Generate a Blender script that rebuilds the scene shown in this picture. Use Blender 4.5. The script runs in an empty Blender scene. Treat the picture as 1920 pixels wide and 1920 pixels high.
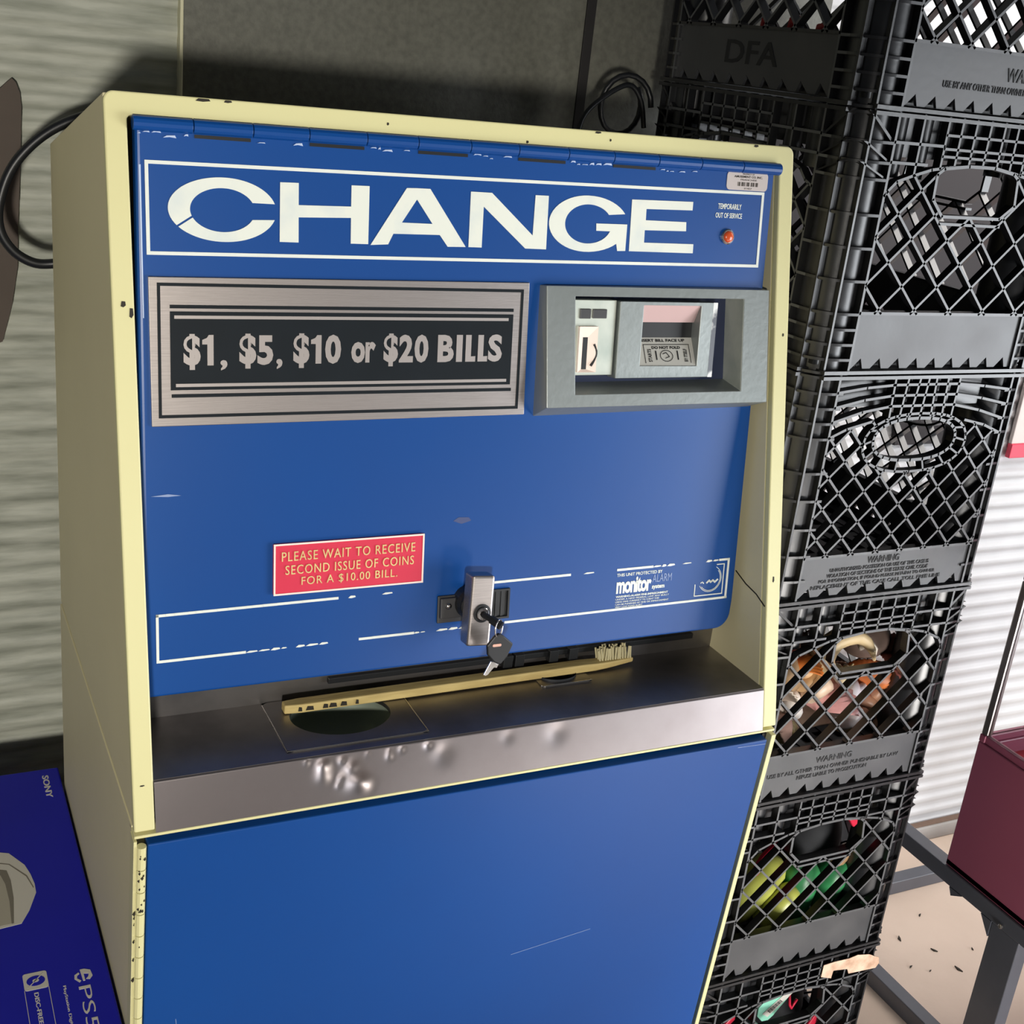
import bpy, bmesh, math, random
from mathutils import Vector, Matrix
random.seed(7)
# ---------------------------------------------------------------- camera, world, lights
S = 0.628                      # one cabinet width in metres; everything below is in cabinet widths
ZF = -1.18                     # floor level below the cabinet's waist seam
scene = bpy.context.scene
def W2M(p): return Vector((p[0]*S, p[1]*S, (p[2]-ZF)*S))

cam_d = bpy.data.cameras.new('camera'); cam = bpy.data.objects.new('camera', cam_d)
scene.collection.objects.link(cam); scene.camera = cam
yaw, pit, rol, FPX = 0.48722, 0.35281, 0.11362, 2357.69
def cam_axes():
    cy, sy, cp, sp, cr, sr = math.cos(yaw), math.sin(yaw), math.cos(pit), math.sin(pit), math.cos(rol), math.sin(rol)
    f = Vector((sy*cp, cy*cp, -sp)); r = Vector((cy, -sy, 0)); u = r.cross(f)
    return r*cr+u*sr, u*cr-r*sr, f
_r, _u, _f = cam_axes()
m = Matrix((( _r.x, _u.x, -_f.x, 0), (_r.y, _u.y, -_f.y, 0), (_r.z, _u.z, -_f.z, 0), (0, 0, 0, 1)))
m.translation = W2M((-0.2436, -1.3670, 0.9703))
cam.matrix_world = m
cam_d.sensor_width = 36; cam_d.lens = FPX/1920*36; cam_d.clip_start = 0.02

world = bpy.data.worlds.new('world'); scene.world = world; world.use_nodes = True
bg = world.node_tree.nodes['Background']; bg.inputs['Color'].default_value = (0.62, 0.66, 0.72, 1); bg.inputs['Strength'].default_value = 0.085

def light(name, kind, loc, target, power, color, size=0.1, size_y=None, spread=None):
    d = bpy.data.lights.new(name, kind); o = bpy.data.objects.new(name, d); scene.collection.objects.link(o)
    o.location = W2M(loc); v = W2M(target)-W2M(loc); o.rotation_euler = v.to_track_quat('-Z', 'Y').to_euler()
    d.energy = power; d.color = color
    if kind == 'AREA':
        d.size = size
        if size_y: d.shape = 'RECTANGLE'; d.size_y = size_y
        if spread: d.spread = spread
    else: d.shadow_soft_size = size
    return o
key = light('work_lamp', 'SPOT', (-0.72, -3.0, 0.74), (-0.12, 0.2, 0.36), 134, (1.0, 0.95, 0.86), 0.06)
key.data.spot_size = math.radians(44); key.data.spot_blend = 0.55
light('daylight_yard', 'AREA', (3.0, 0.42, 1.35), (2.45, 0.72, -1.18), 20, (1.0, 0.96, 0.92), 0.9, 0.9)
light('daylight_door', 'AREA', (4.6, -2.7, -0.42), (1.3, 0.2, -0.3), 80, (0.92, 0.96, 1.0), 1.4, 1.5)

light('crate_fill', 'AREA', (1.62, -1.7, -0.9), (1.62, 0.2, -0.5), 4.4, (1.0, 0.97, 0.93), 0.5, 0.4, math.radians(75))  # added low fill for the crates, standing in for daylight off the floor

scene.view_settings.view_transform = 'Standard'; scene.view_settings.look = 'None'
scene.view_settings.exposure = 0.0; scene.view_settings.gamma = 1.0
scene.view_settings.use_curve_mapping = False

# ---------------------------------------------------------------- helpers
def lin(c): return c/12.92 if c <= 0.04045 else ((c+0.055)/1.055)**2.4
def rgb(r, g, b): return (lin(r/255), lin(g/255), lin(b/255), 1)
def mat(name, col, rough=0.5, metal=0.0, spec=0.5, noise=None, bump=None, stretch=(1, 1, 1), coat=0.0, emis=None, alpha=None, rvar=None):
    """noise=(scale, amount, second colour); bump=(scale, strength)"""
    M = bpy.data.materials.new(name); M.use_nodes = True
    nt = M.node_tree; b = nt.nodes['Principled BSDF']
    b.inputs['Base Color'].default_value = col; b.inputs['Roughness'].default_value = rough
    b.inputs['Metallic'].default_value = metal; b.inputs['Specular IOR Level'].default_value = spec
    b.inputs['Coat Weight'].default_value = coat
    tc = nt.nodes.new('ShaderNodeTexCoord'); mp = nt.nodes.new('ShaderNodeMapping'); mp.inputs['Scale'].default_value = stretch
    nt.links.new(tc.outputs['Object'], mp.inputs['Vector'])
    if noise:
        n = nt.nodes.new('ShaderNodeTexNoise'); n.inputs['Scale'].default_value = noise[0]; n.inputs['Detail'].default_value = 6
        nt.links.new(mp.outputs['Vector'], n.inputs['Vector'])
        r = nt.nodes.new('ShaderNodeValToRGB'); lo = noise[3] if len(noise) > 3 else 0.35; hi = noise[4] if len(noise) > 4 else 0.75
        r.color_ramp.elements[0].position = lo; r.color_ramp.elements[1].position = hi
        nt.links.new(n.outputs['Fac'], r.inputs['Fac'])
        mx = nt.nodes.new('ShaderNodeMix'); mx.data_type = 'RGBA'; mx.inputs['A'].default_value = col; mx.inputs['B'].default_value = noise[2]
        mul = nt.nodes.new('ShaderNodeMath'); mul.operation = 'MULTIPLY'; mul.inputs[1].default_value = noise[1]
        nt.links.new(r.outputs['Color'], mul.inputs[0]); nt.links.new(mul.outputs[0], mx.inputs['Factor'])
        nt.links.new(mx.outputs['Result'], b.inputs['Base Color'])
        if rvar:
            mr = nt.nodes.new('ShaderNodeMapRange'); mr.inputs['To Min'].default_value = rough; mr.inputs['To Max'].default_value = rvar
            nt.links.new(n.outputs['Fac'], mr.inputs['Value']); nt.links.new(mr.outputs['Result'], b.inputs['Roughness'])
    if bump:
        n2 = nt.nodes.new('ShaderNodeTexNoise'); n2.inputs['Scale'].default_value = bump[0]; n2.inputs['Detail'].default_value = 5
        nt.links.new(mp.outputs['Vector'], n2.inputs['Vector'])
        bp = nt.nodes.new('ShaderNodeBump'); bp.inputs['Strength'].default_value = bump[1]; bp.inputs['Distance'].default_value = 0.002
        nt.links.new(n2.outputs['Fac'], bp.inputs['Height']); nt.links.new(bp.outputs['Normal'], b.inputs['Normal'])
    if emis: b.inputs['Emission Color'].default_value = emis[0]; b.inputs['Emission Strength'].default_value = emis[1]
    if alpha is not None:
        b.inputs['Transmission Weight'].default_value = alpha; b.inputs['IOR'].default_value = 1.05
    return M

class MB:
    def __init__(s): s.v = []; s.f = []
    def add(s, pts, faces):
        k = len(s.v); s.v += [tuple(p) for p in pts]; s.f += [tuple(i+k for i in f) for f in faces]; return s
    def prism(s, poly, vec):
        n = len(poly); vec = Vector(vec); a = [Vector(p) for p in poly]; b = [p+vec for p in a]
        return s.add(a+b, [tuple(range(n-1, -1, -1)), tuple(range(n, 2*n))]+[(i, (i+1) % n, n+(i+1) % n, n+i) for i in range(n)])
    def box(s, x0, x1, y0, y1, z0, z1):
        return s.prism([(x0, y0, z0), (x1, y0, z0), (x1, y1, z0), (x0, y1, z0)], (0, 0, z1-z0))
    def pbox(s, P, x0, x1, v0, v1, n0, n1):
        q = [P(x0, v0, n0), P(x1, v0, n0), P(x1, v1, n0), P(x0, v1, n0)]
        return s.prism(q, P(x0, v0, n1)-P(x0, v0, n0))
    def ppoly(s, P, poly, n0, n1):
        return s.prism([P(x, v, n0) for x, v in poly], P(0, 0, n1)-P(0, 0, n0))
    def bar(s, P, a, b, w, n0, n1):
        """flat rib of width w in the plane between 2D points a and b"""
        d = Vector((b[0]-a[0], b[1]-a[1])); L = d.length
        if L < 1e-6: return s
        d /= L; e = Vector((-d.y, d.x))*w/2; q = d*w*0.3
        a = Vector(a)-q; b = Vector(b)+q
        return s.ppoly(P, [a-e, b-e, b+e, a+e], n0, n1)
    def curve(s, P, pts, w, n0, n1):
        for a, b in zip(pts, pts[1:]): s.bar(P, a, b, w, n0, n1)
        return s
    def tube(s, path, r, seg=10, closed=False, r1=None):
        path = [Vector(p) for p in path]; n = len(path); rings = []; up = None
        for i, p in enumerate(path):
            a = path[(i-1) % n] if (closed or i > 0) else p; b = path[(i+1) % n] if (closed or i < n-1) else p
            t = (b-a).normalized()
            if up is None: up = t.orthogonal().normalized()
            up = (up-t*up.dot(t)).normalized(); w = t.cross(up)
            rr = r if r1 is None else r+(r1-r)*i/(n-1)
            if callable(r): rr = r(i/(n-1))
            rings.append([p+(up*math.cos(2*math.pi*k/seg)+w*math.sin(2*math.pi*k/seg))*rr for k in range(seg)])
        pts = [q for R in rings for q in R]; F = []
        for i in range(n if closed else n-1):
            j = (i+1) % n
            F += [(i*seg+k, i*seg+(k+1) % seg, j*seg+(k+1) % seg, j*seg+k) for k in range(seg)]
        if not closed: F += [tuple(range(seg-1, -1, -1)), tuple((n-1)*seg+k for k in range(seg))]
        return s.add(pts, F)
    def lathe(s, o, ax, prof, seg=32, caps=True):
        """profile of (radius, height along ax)"""
        o = Vector(o); ax = Vector(ax).normalized(); u = ax.orthogonal().normalized(); w = ax.cross(u)
        pts = [o+ax*h+(u*math.cos(2*math.pi*k/seg)+w*math.sin(2*math.pi*k/seg))*max(r, 1e-5) for r, h in prof for k in range(seg)]
        F = []
        for i in range(len(prof)-1):
            F += [(i*seg+k, i*seg+(k+1) % seg, (i+1)*seg+(k+1) % seg, (i+1)*seg+k) for k in range(seg)]
        if caps: F += [tuple(range(seg-1, -1, -1)), tuple((len(prof)-1)*seg+k for k in range(seg))]
        return s.add(pts, F)
    def ellipsoid(s, c, rx, ry, rz, seg=16, rings=10, R=None):
        pts = []; c = Vector(c); R = R or Matrix.Identity(3)
        for i in range(rings+1):
            th = math.pi*i/rings
            for k in range(seg):
                ph = 2*math.pi*k/seg
                pts.append(c+R@Vector((rx*max(math.sin(th), 1e-3)*math.cos(ph), ry*max(math.sin(th), 1e-3)*math.sin(ph), rz*math.cos(th))))
        F = [(i*seg+k, i*seg+(k+1) % seg, (i+1)*seg+(k+1) % seg, (i+1)*seg+k) for i in range(rings) for k in range(seg)]
        F += [tuple(range(seg-1, -1, -1)), tuple(rings*seg+k for k in range(seg))]
        return s.add(pts, F)
    def build(s, name, m, parent=None, bevel=0, smooth=False, seg=2, label=None):
        off = Vector((0, 0, 0)); q = parent
        while q is not None: off += q.location; q = q.parent
        me = bpy.data.meshes.new(name); me.from_pydata([W2M(p)-off for p in s.v], [], s.f); me.materials.append(m)
        bm = bmesh.new(); bm.from_mesh(me); bmesh.ops.recalc_face_normals(bm, faces=bm.faces); bm.to_mesh(me); bm.free()
        o = bpy.data.objects.new(name, me); scene.collection.objects.link(o)
        if parent is not None: o.parent = parent
        if smooth:
            for p in me.polygons: p.use_smooth = True
        if bevel:
            b = o.modifiers.new('bevel', 'BEVEL'); b.width = bevel*S; b.segments = seg; b.limit_method = 'ANGLE'; b.angle_limit = math.radians(40)
        if label: o['label'] = label
        return o
def tag(o, label=None, cat=None, group=None, kind=None):
    if label: o['label'] = label
    if cat: o['category'] = cat
    if group: o['group'] = group
    if kind: o['kind'] = kind
    return o
def thing(name, label, cat, loc, group=None):
    o = bpy.data.objects.new(name, None); scene.collection.objects.link(o); o.location = W2M(loc); o.empty_display_size = 0.05
    return tag(o, label, cat, group)
def plane(o, ux, uv, un):
    o, ux, uv, un = Vector(o), Vector(ux).normalized(), Vector(uv).normalized(), Vector(un).normalized()
    return lambda x, v, n=0.0: o+ux*x+uv*v+un*n
def rrect(x0, x1, v0, v1, r, seg=5):
    pts = []
    for cx, cv, a in ((x1-r, v1-r, 0), (x0+r, v1-r, 90), (x0+r, v0+r, 180), (x1-r, v0+r, 270)):
        for i in range(seg+1):
            t = math.radians(a+90*i/seg); pts.append((cx+r*math.cos(t), cv+r*math.sin(t)))
    return pts
def text_into(mb, s, P, x0, x1, v0, v1, n0, n1, bold=0.0, shear=0.0, spacing=1.0):
    """raised lettering filling the rectangle x0..x1, v0..v1 of a plane"""
    c = bpy.data.curves.new('lettering', 'FONT'); c.body = s; c.offset = bold; c.shear = shear; c.resolution_u = 3; c.space_character = spacing
    o = bpy.data.objects.new('lettering', c); scene.collection.objects.link(o)
    me = bpy.data.meshes.new_from_object(o.evaluated_get(bpy.context.evaluated_depsgraph_get()))
    bpy.data.objects.remove(o); bpy.data.curves.remove(c)
    xs = [v.co.x for v in me.vertices]; ys = [v.co.y for v in me.vertices]
    ax, bx, ay, by = min(xs), max(xs), min(ys), max(ys)
    bm = bmesh.new(); bm.from_mesh(me)
    bmesh.ops.remove_doubles(bm, verts=bm.verts, dist=1e-4)
    ret = bmesh.ops.extrude_face_region(bm, geom=list(bm.faces))
    top = {g for g in ret['geom'] if isinstance(g, bmesh.types.BMVert)}
    bm.verts.ensure_lookup_table(); bm.verts.index_update()
    pts = []
    for v in bm.verts:
        pts.append(P(x0+(v.co.x-ax)/(bx-ax)*(x1-x0), v0+(v.co.y-ay)/(by-ay)*(v1-v0), n1 if v in top else n0))
    mb.add(pts, [tuple(v.index for v in f.verts) for f in bm.faces]); bm.free(); bpy.data.meshes.remove(me)
    return mb

# ---------------------------------------------------------------- materials
M = {}
M['cream'] = mat('cream_paint', rgb(226, 221, 168), 0.42, noise=(2.5, 0.5, rgb(212, 205, 150)), bump=(220, 0.05))
M['creamside'] = mat('cream_side_paint', rgb(232, 222, 180), 0.55, spec=0.35, noise=(3, 0.6, rgb(212, 203, 164)), bump=(150, 0.06))
M['blue'] = mat('blue_enamel', rgb(8, 70, 142), 0.32, spec=0.4, noise=(4, 0.5, rgb(6, 60, 128)), bump=(60, 0.03), rvar=0.42)
M['white'] = mat('white_print', rgb(228, 232, 224), 0.5, noise=(60, 0.35, rgb(205, 212, 205)))
M['whiteworn'] = mat('worn_white_print', rgb(226, 230, 220), 0.5, noise=(30, 0.8, rgb(200, 212, 214), 0.5, 0.8))
M['steel'] = mat('brushed_steel', rgb(186, 178, 174), 0.34, 1.0, noise=(30, 0.7, rgb(150, 142, 138)), stretch=(1, 40, 40), bump=(60, 0.06), rvar=0.45)
M['lipsteel'] = mat('dented_steel', rgb(158, 150, 150), 0.3, 1.0, noise=(16, 0.6, rgb(130, 121, 121)), bump=(40, 0.04), rvar=0.4)
M['tray'] = mat('tray_steel', rgb(150, 146, 144), 0.36, 1.0, noise=(14, 0.8, rgb(96, 94, 96)), rvar=0.5)
M['cast'] = mat('cast_metal', rgb(148, 154, 153), 0.36, 0.55, noise=(10, 0.7, rgb(128, 134, 132)), bump=(160, 0.1), rvar=0.5)
M['castlight'] = mat('worn_white_lit_metal', rgb(214, 218, 206), 0.4, 0.4, noise=(24, 0.7, rgb(150, 165, 158)))
M['black'] = mat('black_paint', rgb(18, 20, 23), 0.45)
M['plateblack'] = mat('black_print', rgb(12, 20, 26), 0.5, spec=0.2, noise=(20, 0.3, rgb(26, 36, 44)))
M['platesilver'] = mat('silver_print', rgb(184, 176, 172), 0.4, 0.7)
M['red'] = mat('red_plastic', rgb(214, 50, 78), 0.4, noise=(8, 0.4, rgb(196, 44, 70)))
M['gold'] = mat('gold_lettering', rgb(232, 214, 150), 0.4, 0.2, noise=(40, 0.6, rgb(200, 160, 110)))
M['pinkedge'] = mat('pale_edge', rgb(246, 226, 214), 0.45)
M['amber'] = mat('amber_lens', rgb(210, 84, 40), 0.25, spec=0.6)
M['chrome'] = mat('chrome', rgb(214, 210, 206), 0.18, 1.0)
M['sticker'] = mat('grey_sticker', rgb(196, 186, 182), 0.5)
M['dim'] = mat('faded_print', rgb(132, 150, 190), 0.5)
M['wood'] = mat('brush_wood', rgb(206, 184, 122), 0.6, noise=(18, 0.7, rgb(150, 124, 70)), stretch=(1, 6, 6), bump=(50, 0.2))
M['ink'] = mat('dark_smudge', rgb(38, 32, 22), 0.7)
M['bristle'] = mat('bristle', rgb(190, 180, 140), 0.6)
M['crate'] = mat('black_crate_plastic', rgb(28, 29, 32), 0.27, spec=0.75, noise=(9, 0.6, rgb(42, 43, 46)), bump=(90, 0.08), rvar=0.42)
M['litrib'] = mat('lit_crate_edge', rgb(92, 94, 97), 0.4, spec=0.7, noise=(40, 0.7, rgb(64, 66, 69)))  # paler plastic standing in for specular light on the rib edges
M['plate'] = mat('crate_label_plastic', rgb(56, 58, 62), 0.38, spec=0.8, noise=(14, 0.6, rgb(84, 84, 86)), bump=(120, 0.06), rvar=0.55)
M['emboss'] = mat('crate_lettering', rgb(36, 37, 40), 0.6)
M['wallcor'] = mat('corrugated_steel', rgb(186, 188, 174), 0.5, 0.0, noise=(14, 0.9, rgb(132, 136, 122)), stretch=(1, 1, 7), bump=(200, 0.1))
M['wallwhite'] = mat('white_corrugated_steel', rgb(208, 208, 209), 0.45, 0.0, noise=(12, 0.4, rgb(186, 187, 188)), bump=(160, 0.06))
M['panel'] = mat('grey_panel', rgb(108, 108, 98), 0.55, 0.0, noise=(120, 0.8, rgb(84, 84, 76)), bump=(260, 0.15))
M['bead'] = mat('cream_bead', rgb(214, 210, 176), 0.4)
M['seam'] = mat('dark_seam', rgb(26, 24, 24), 0.7)
M['floor'] = mat('tan_concrete', rgb(228, 208, 190), 0.75, noise=(7, 0.6, rgb(210, 190, 172)), bump=(60, 0.2))
M['kerb'] = mat('grey_kerb', rgb(176, 172, 168), 0.7, noise=(10, 0.6, rgb(140, 136, 132)))
M['dirt'] = mat('brown_dirt', rgb(120, 98, 84), 0.8)
M['maroon'] = mat('maroon_panel', rgb(152, 80, 104), 0.4, noise=(5, 0.4, rgb(138, 70, 92)))
M['redin'] = mat('red_liner', rgb(176, 40, 54), 0.4)
M['stand'] = mat('dark_grey_steel', rgb(80, 83, 92), 0.27, spec=0.7, noise=(20, 0.4, rgb(92, 95, 104)))
M['iron'] = mat('dark_iron', rgb(58, 58, 60), 0.45)
M['alu'] = mat('aluminium', rgb(170, 166, 164), 0.35, 1.0)
M['glass'] = mat('clear_pane', (1, 1, 1, 1), 0.02, alpha=1.0)
M['rubber'] = mat('black_rubber', rgb(22, 24, 28), 0.4)
M['boxblue'] = mat('dark_blue_card', rgb(20, 24, 172), 0.5, spec=0.25, noise=(8, 0.4, rgb(16, 20, 150)))
M['boxprint'] = mat('white_card_print', rgb(208, 204, 196), 0.5)
M['boxgrey'] = mat('grey_card_print', rgb(122, 116, 106), 0.5)
M['boxshade'] = mat('beige_card_print', rgb(176, 170, 156), 0.5)
M['carton'] = mat('brown_carton', rgb(128, 98, 66), 0.8, noise=(10, 0.4, rgb(110, 84, 56)))
M['board'] = mat('shadow_brown', rgb(92, 82, 74), 0.85, noise=(12, 0.6, rgb(74, 66, 60)), bump=(40, 0.3))  # brown tone of the shadow sheet on the left wall
M['torn'] = mat('torn_paper', rgb(222, 192, 168), 0.7, noise=(40, 0.9, rgb(176, 138, 112), .45, .65))

# ---------------------------------------------------------------- setting
XW0, XW1 = -1.9, 4.4
YW = 0.96
def corrugated(x0, x1, z0, z1, y, pitch, amp):
    mb = MB(); n = int((z1-z0)/pitch*10); pts = []; F = []
    for i in range(n+1):
        z = z0+(z1-z0)*i/n; w = math.sin(2*math.pi*z/pitch); d = amp*(0.5+0.5*max(-1, min(1, 1.6*w)))
        pts += [(x0, y-d, z), (x1, y-d, z)]
    F = [(2*i, 2*i+1, 2*i+3, 2*i+2) for i in range(n)]
    return mb.add(pts, F)
corrugated(XW0, 0.245, ZF, 1.9, YW+0.01, 0.044, 0.0042).build('wall_left', M['wallcor'], smooth=True)['kind'] = 'structure'
corrugated(1.62, XW1, ZF, 1.9, YW+0.01, 0.044, 0.006).build('wall_right', M['wallwhite'], smooth=True)['kind'] = 'structure'
MB().box(0.245, 1.62, YW-0.002, YW+0.03, ZF, 1.9).build('wall_back', M['panel'])['kind'] = 'structure'
MB().box(0.2405, 0.2465, YW-0.014, YW+0.02, ZF, 1.9).build('trim_1', M['bead'], bevel=0.002)['kind'] = 'structure'
MB().box(1.025, 1.046, YW-0.006, YW+0.02, ZF, 1.9).build('trim_2', M['seam'], bevel=0.001)['kind'] = 'structure'
MB().box(XW0, XW1, -4.2, YW+0.05, ZF-0.06, ZF).build('floor', M['floor'])['kind'] = 'structure'
MB().box(1.05, XW1, YW-0.02, YW+0.0, ZF, ZF+0.05).build('baseboard_back', M['kerb'], bevel=0.004)['kind'] = 'structure'
MB().box(1.05, XW1, YW-0.014, YW+0.0, ZF+0.0505, ZF+0.058).build('trim_3', M['dirt'])['kind'] = 'structure'
for i, (x, y, s) in enumerate([(2.13, .60, .012), (2.26, .66, .008), (2.19, .53, .01), (2.08, .50, .007), (2.2, .45, .013), (2.3, .5, .006), (2.12, .47, .005), (2.05, .62, .006)]):
    a = random.random()*3
    poly = [(x+s*math.cos(a), y+s*math.sin(a), ZF+.0003), (x+s*.35*math.cos(a+1.9), y+s*.35*math.sin(a+1.9), ZF+.0003), (x-s*math.cos(a+.3), y-s*math.sin(a+.3), ZF+.0003), (x+s*.3*math.cos(a-1.7), y+s*.3*math.sin(a-1.7), ZF+.0003)]
    o = MB().prism(poly, (0, 0, .003)).build('debris_flake', M['ink'])
    tag(o, 'dark flake of debris lying on the tan floor beside the crates', 'debris', 'dark flakes on the tan floor')

# ---------------------------------------------------------------- the change machine
K, H = 0.1255, 0.89943
UF = Vector((0, 0.2132, 0.8738)).normalized(); NF = Vector((0, -UF.z, UF.y))
FR = plane((0, 0, 0), (1, 0, 0), UF, NF)                       # sloping front frame
WV = Vector((0, K, 1)).normalized(); ND = Vector((0, -WV.z, WV.y))
DR = plane((0, 0.0961, 0), (1, 0, 0), WV, ND)                  # upper door
LV = Vector((0, -0.0746, 1)).normalized(); NL = Vector((0, -LV.z, LV.y))
LW = plane((0, 0, 0), (1, 0, 0), LV, NL)                       # lower front
mach = thing('change_machine', 'blue and cream coin change machine standing in the middle of the photo', 'change machine', (0.5, 0.35, ZF))
# cabinet shell: sides, sloping top, back
mb = MB()
fo = -NF*0.05
def fpt(v, n): p = FR(0, v, n); return (p.y, p.z)
prof = [fpt(0.0, -.0121), fpt(H-.001, -.0121), (.726, .757), (.701, 0.0)]
for x0 in (0.0015, 0.9735):
    mb.prism([(x0, y, z) for y, z in prof], (0.025, 0, 0))
q0 = fpt(H-.001, -.0121)
mb.prism([(0.0265, q0[0], q0[1]), (0.0265, .726, .757), (0.0265, .716, .745), (0.0265, q0[0]-.003, q0[1]-.015)], (.947, 0, 0))
mb.prism([(0.0265, .724, .757), (0.0265, .699, 0.0), (0.0265, .68, 0.0), (0.0265, .705, .757)], (.947, 0, 0))
mb.build('cabinet_shell', M['creamside'], mach, bevel=0.0015)
# lower cabinet
mb = MB()
lo = [LW(0, -.004, -.02), LW(0, ZF*1.003+.02, -.02)]
lp = [(0.0, lo[0].y, lo[0].z), (0.0, lo[1].y, ZF), (0.0, .675, ZF), (0.0, .7, -.004)]
for x0 in (0.0, 0.975):
    mb.prism([(x0, y, z) for _, y, z in lp], (0.025, 0, 0))
mb.prism([(.025, .699, -.004), (.025, .674, ZF), (.025, .655, ZF), (.025, .68, -.004)], (.95, 0, 0))
mb.build('lower_cabinet', M['creamside'], mach, bevel=0.0015)
# front frame: one U-shaped rim with rounded corners
def arc(cx, cv, r, a0, a1, n=6): return [(cx+r*math.cos(math.radians(a0+(a1-a0)*i/n)), cv+r*math.sin(math.radians(a0+(a1-a0)*i/n))) for i in range(n+1)]
ro, ri = 0.012, 0.006
U = [(0, 0)]+arc(ro, H-ro, ro, 180, 90)+arc(1-ro, H-ro, ro, 90, 0)+[(1, 0), (.974, 0)]+arc(.974-ri, .873-ri, ri, 0, 90)+arc(.026+ri, .873-ri, ri, 90, 180)+[(.026, 0)]
MB().ppoly(FR, U, -.012, 0).build('front_frame', M['cream'], mach, bevel=0.002)
# dark wear along the frame edges
mb = MB()
for x, v, w, h in ((.115, H-.003, .018, .003), (.145, H-.0025, .01, .0025), (.93, H-.003, .008, .003), (.66, H-.0025, .01, .0025), (.55, .877, .004, .003), (.35, .886, .003, .003), (.68, .888, .003, .003), (.013, .655, .006, .006), (.022, .645, .005, .010), (.986, .24, .003, .008), (.99, .62, .003, .004), (.012, .06, .006, .0015)):
    mb.ppoly(FR, [(x-w/2, v-h/2), (x, v-h*.7), (x+w/2, v-h*.3), (x+w*.4, v+h*.45), (x-w*.3, v+h*.5)], 0, .0006)
mb.build('paint_chips', M['ink'], mach)
# recess: cheeks, back plate
for x0 in (.974, .0135):
    mb = MB(); a = FR(0, .02, -.0121); b = FR(0, .873, -.0121)
    mb.prism([(x0, a.y, a.z), (x0, b.y, b.z), (x0, b.y+.06, b.z), (x0, .24, .06)], (.0125, 0, 0))
    mb.build('recess_cheek', M['cream'], mach)
MB().tube([(.9735, .135, .215), (.9735, .105, .205), (.9735, .075, .2), (.9735, .05, .19)], .0012, 5).build('cheek_crack', M['ink'], mach)
mb = MB().box(.026, .974, .168, .18, .05, .32)
mb.build('recess_back_plate', M['tray'], mach)
# coin tray
mb = MB(); zt0, zt1 = .052, .0625
yF = FR(0, .0625, -.002).y
mb.box(.026, .2035, yF, .168, zt0, zt1); mb.box(.406, .6245, yF, .168, zt0, zt1); mb.box(.712, .974, yF, .168, zt0, zt1)
mb.box(.2035, .406, yF, .0325, zt0, zt1); mb.box(.6245, .712, yF, .109, zt0, zt1); mb.box(.6245, .712, .155, .168, zt0, zt1)
mb.build('coin_tray', M['tray'], mach)
def holed(mb, x0, x1, y0, y1, z0, z1, cx, cy, rx, ry, n=64):
    cxx, cyy = (x0+x1)/2, (y0+y1)/2; pts = []; 
    for i in range(n):
        t = 2*math.pi*(i+.5)/n; c, s_ = math.cos(t), math.sin(t)
        e = (cx+rx*c, cy+ry*s_)
        dx, dy = c*(x1-x0)/2, s_*(y1-y0)/2; k = 1/max(abs(c), abs(s_))
        o = (cxx+dx*k, cyy+dy*k)
        pts += [(e[0], e[1], z1), (o[0], o[1], z1), (e[0], e[1], z0), (o[0], o[1], z0)]
    F = []
    for i in range(n):
        a, b = 4*i, 4*((i+1) % n)
        F += [(a, a+1, b+1, b), (a+2, b+2, b+3, a+3), (a, b, b+2, a+2), (a+1, a+3, b+3, b+1)]
    return mb.add(pts, F)
cup = holed(MB(), .203, .4065, .032, .1665, .058, .0642, .303, .110, .0725, .055).build('cup_plate', M['tray'], mach, bevel=.0004)
mb = MB(); n = 40; pts = []; F = []
prof2 = [(1.0, .058), (.98, .045), (.93, .028), (.82, .012), (.6, .002), (.3, -.001), (.01, -.002)]
for r, z in prof2:
    for i in range(n): t = 2*math.pi*i/n; pts.append((.303+.0725*r*math.cos(t), .110+.055*r*math.sin(t), z))
F = [(j*n+i, j*n+(i+1) % n, (j+1)*n+(i+1) % n, (j+1)*n+i) for j in range(len(prof2)-1) for i in range(n)]
mb.add(pts, F).build('coin_cup', mat('cup_metal', rgb(128, 138, 124), .5, .3), cup, smooth=True)
cup2 = holed(MB(), .624, .7125, .1085, .156, .058, .0642, .664, .134, .031, .019, 40).build('cup_plate', M['tray'], mach, bevel=.0004)
mb = MB(); pts = []
for r, z in prof2:
    for i in range(n): t = 2*math.pi*i/n; pts.append((.664+.031*r*math.cos(t), .134+.019*r*math.sin(t), z+.01))
mb.add(pts, F).build('coin_cup', mat('cup_metal_dark', rgb(60, 62, 66), .5, .5), cup2, smooth=True)
mb = MB()
for a, b in (((.2035, .0322), (.4065, .0322)), ((.2035, .0322), (.2035, .16)), ((.4065, .0322), (.4065, .16)), ((.6245, .1087), (.712, .1087))):
    mb.tube([(a[0], a[1], .0645), (b[0], b[1], .0645)], .0007, 5)
mb.build('plate_edges', M['chrome'], mach)
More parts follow.
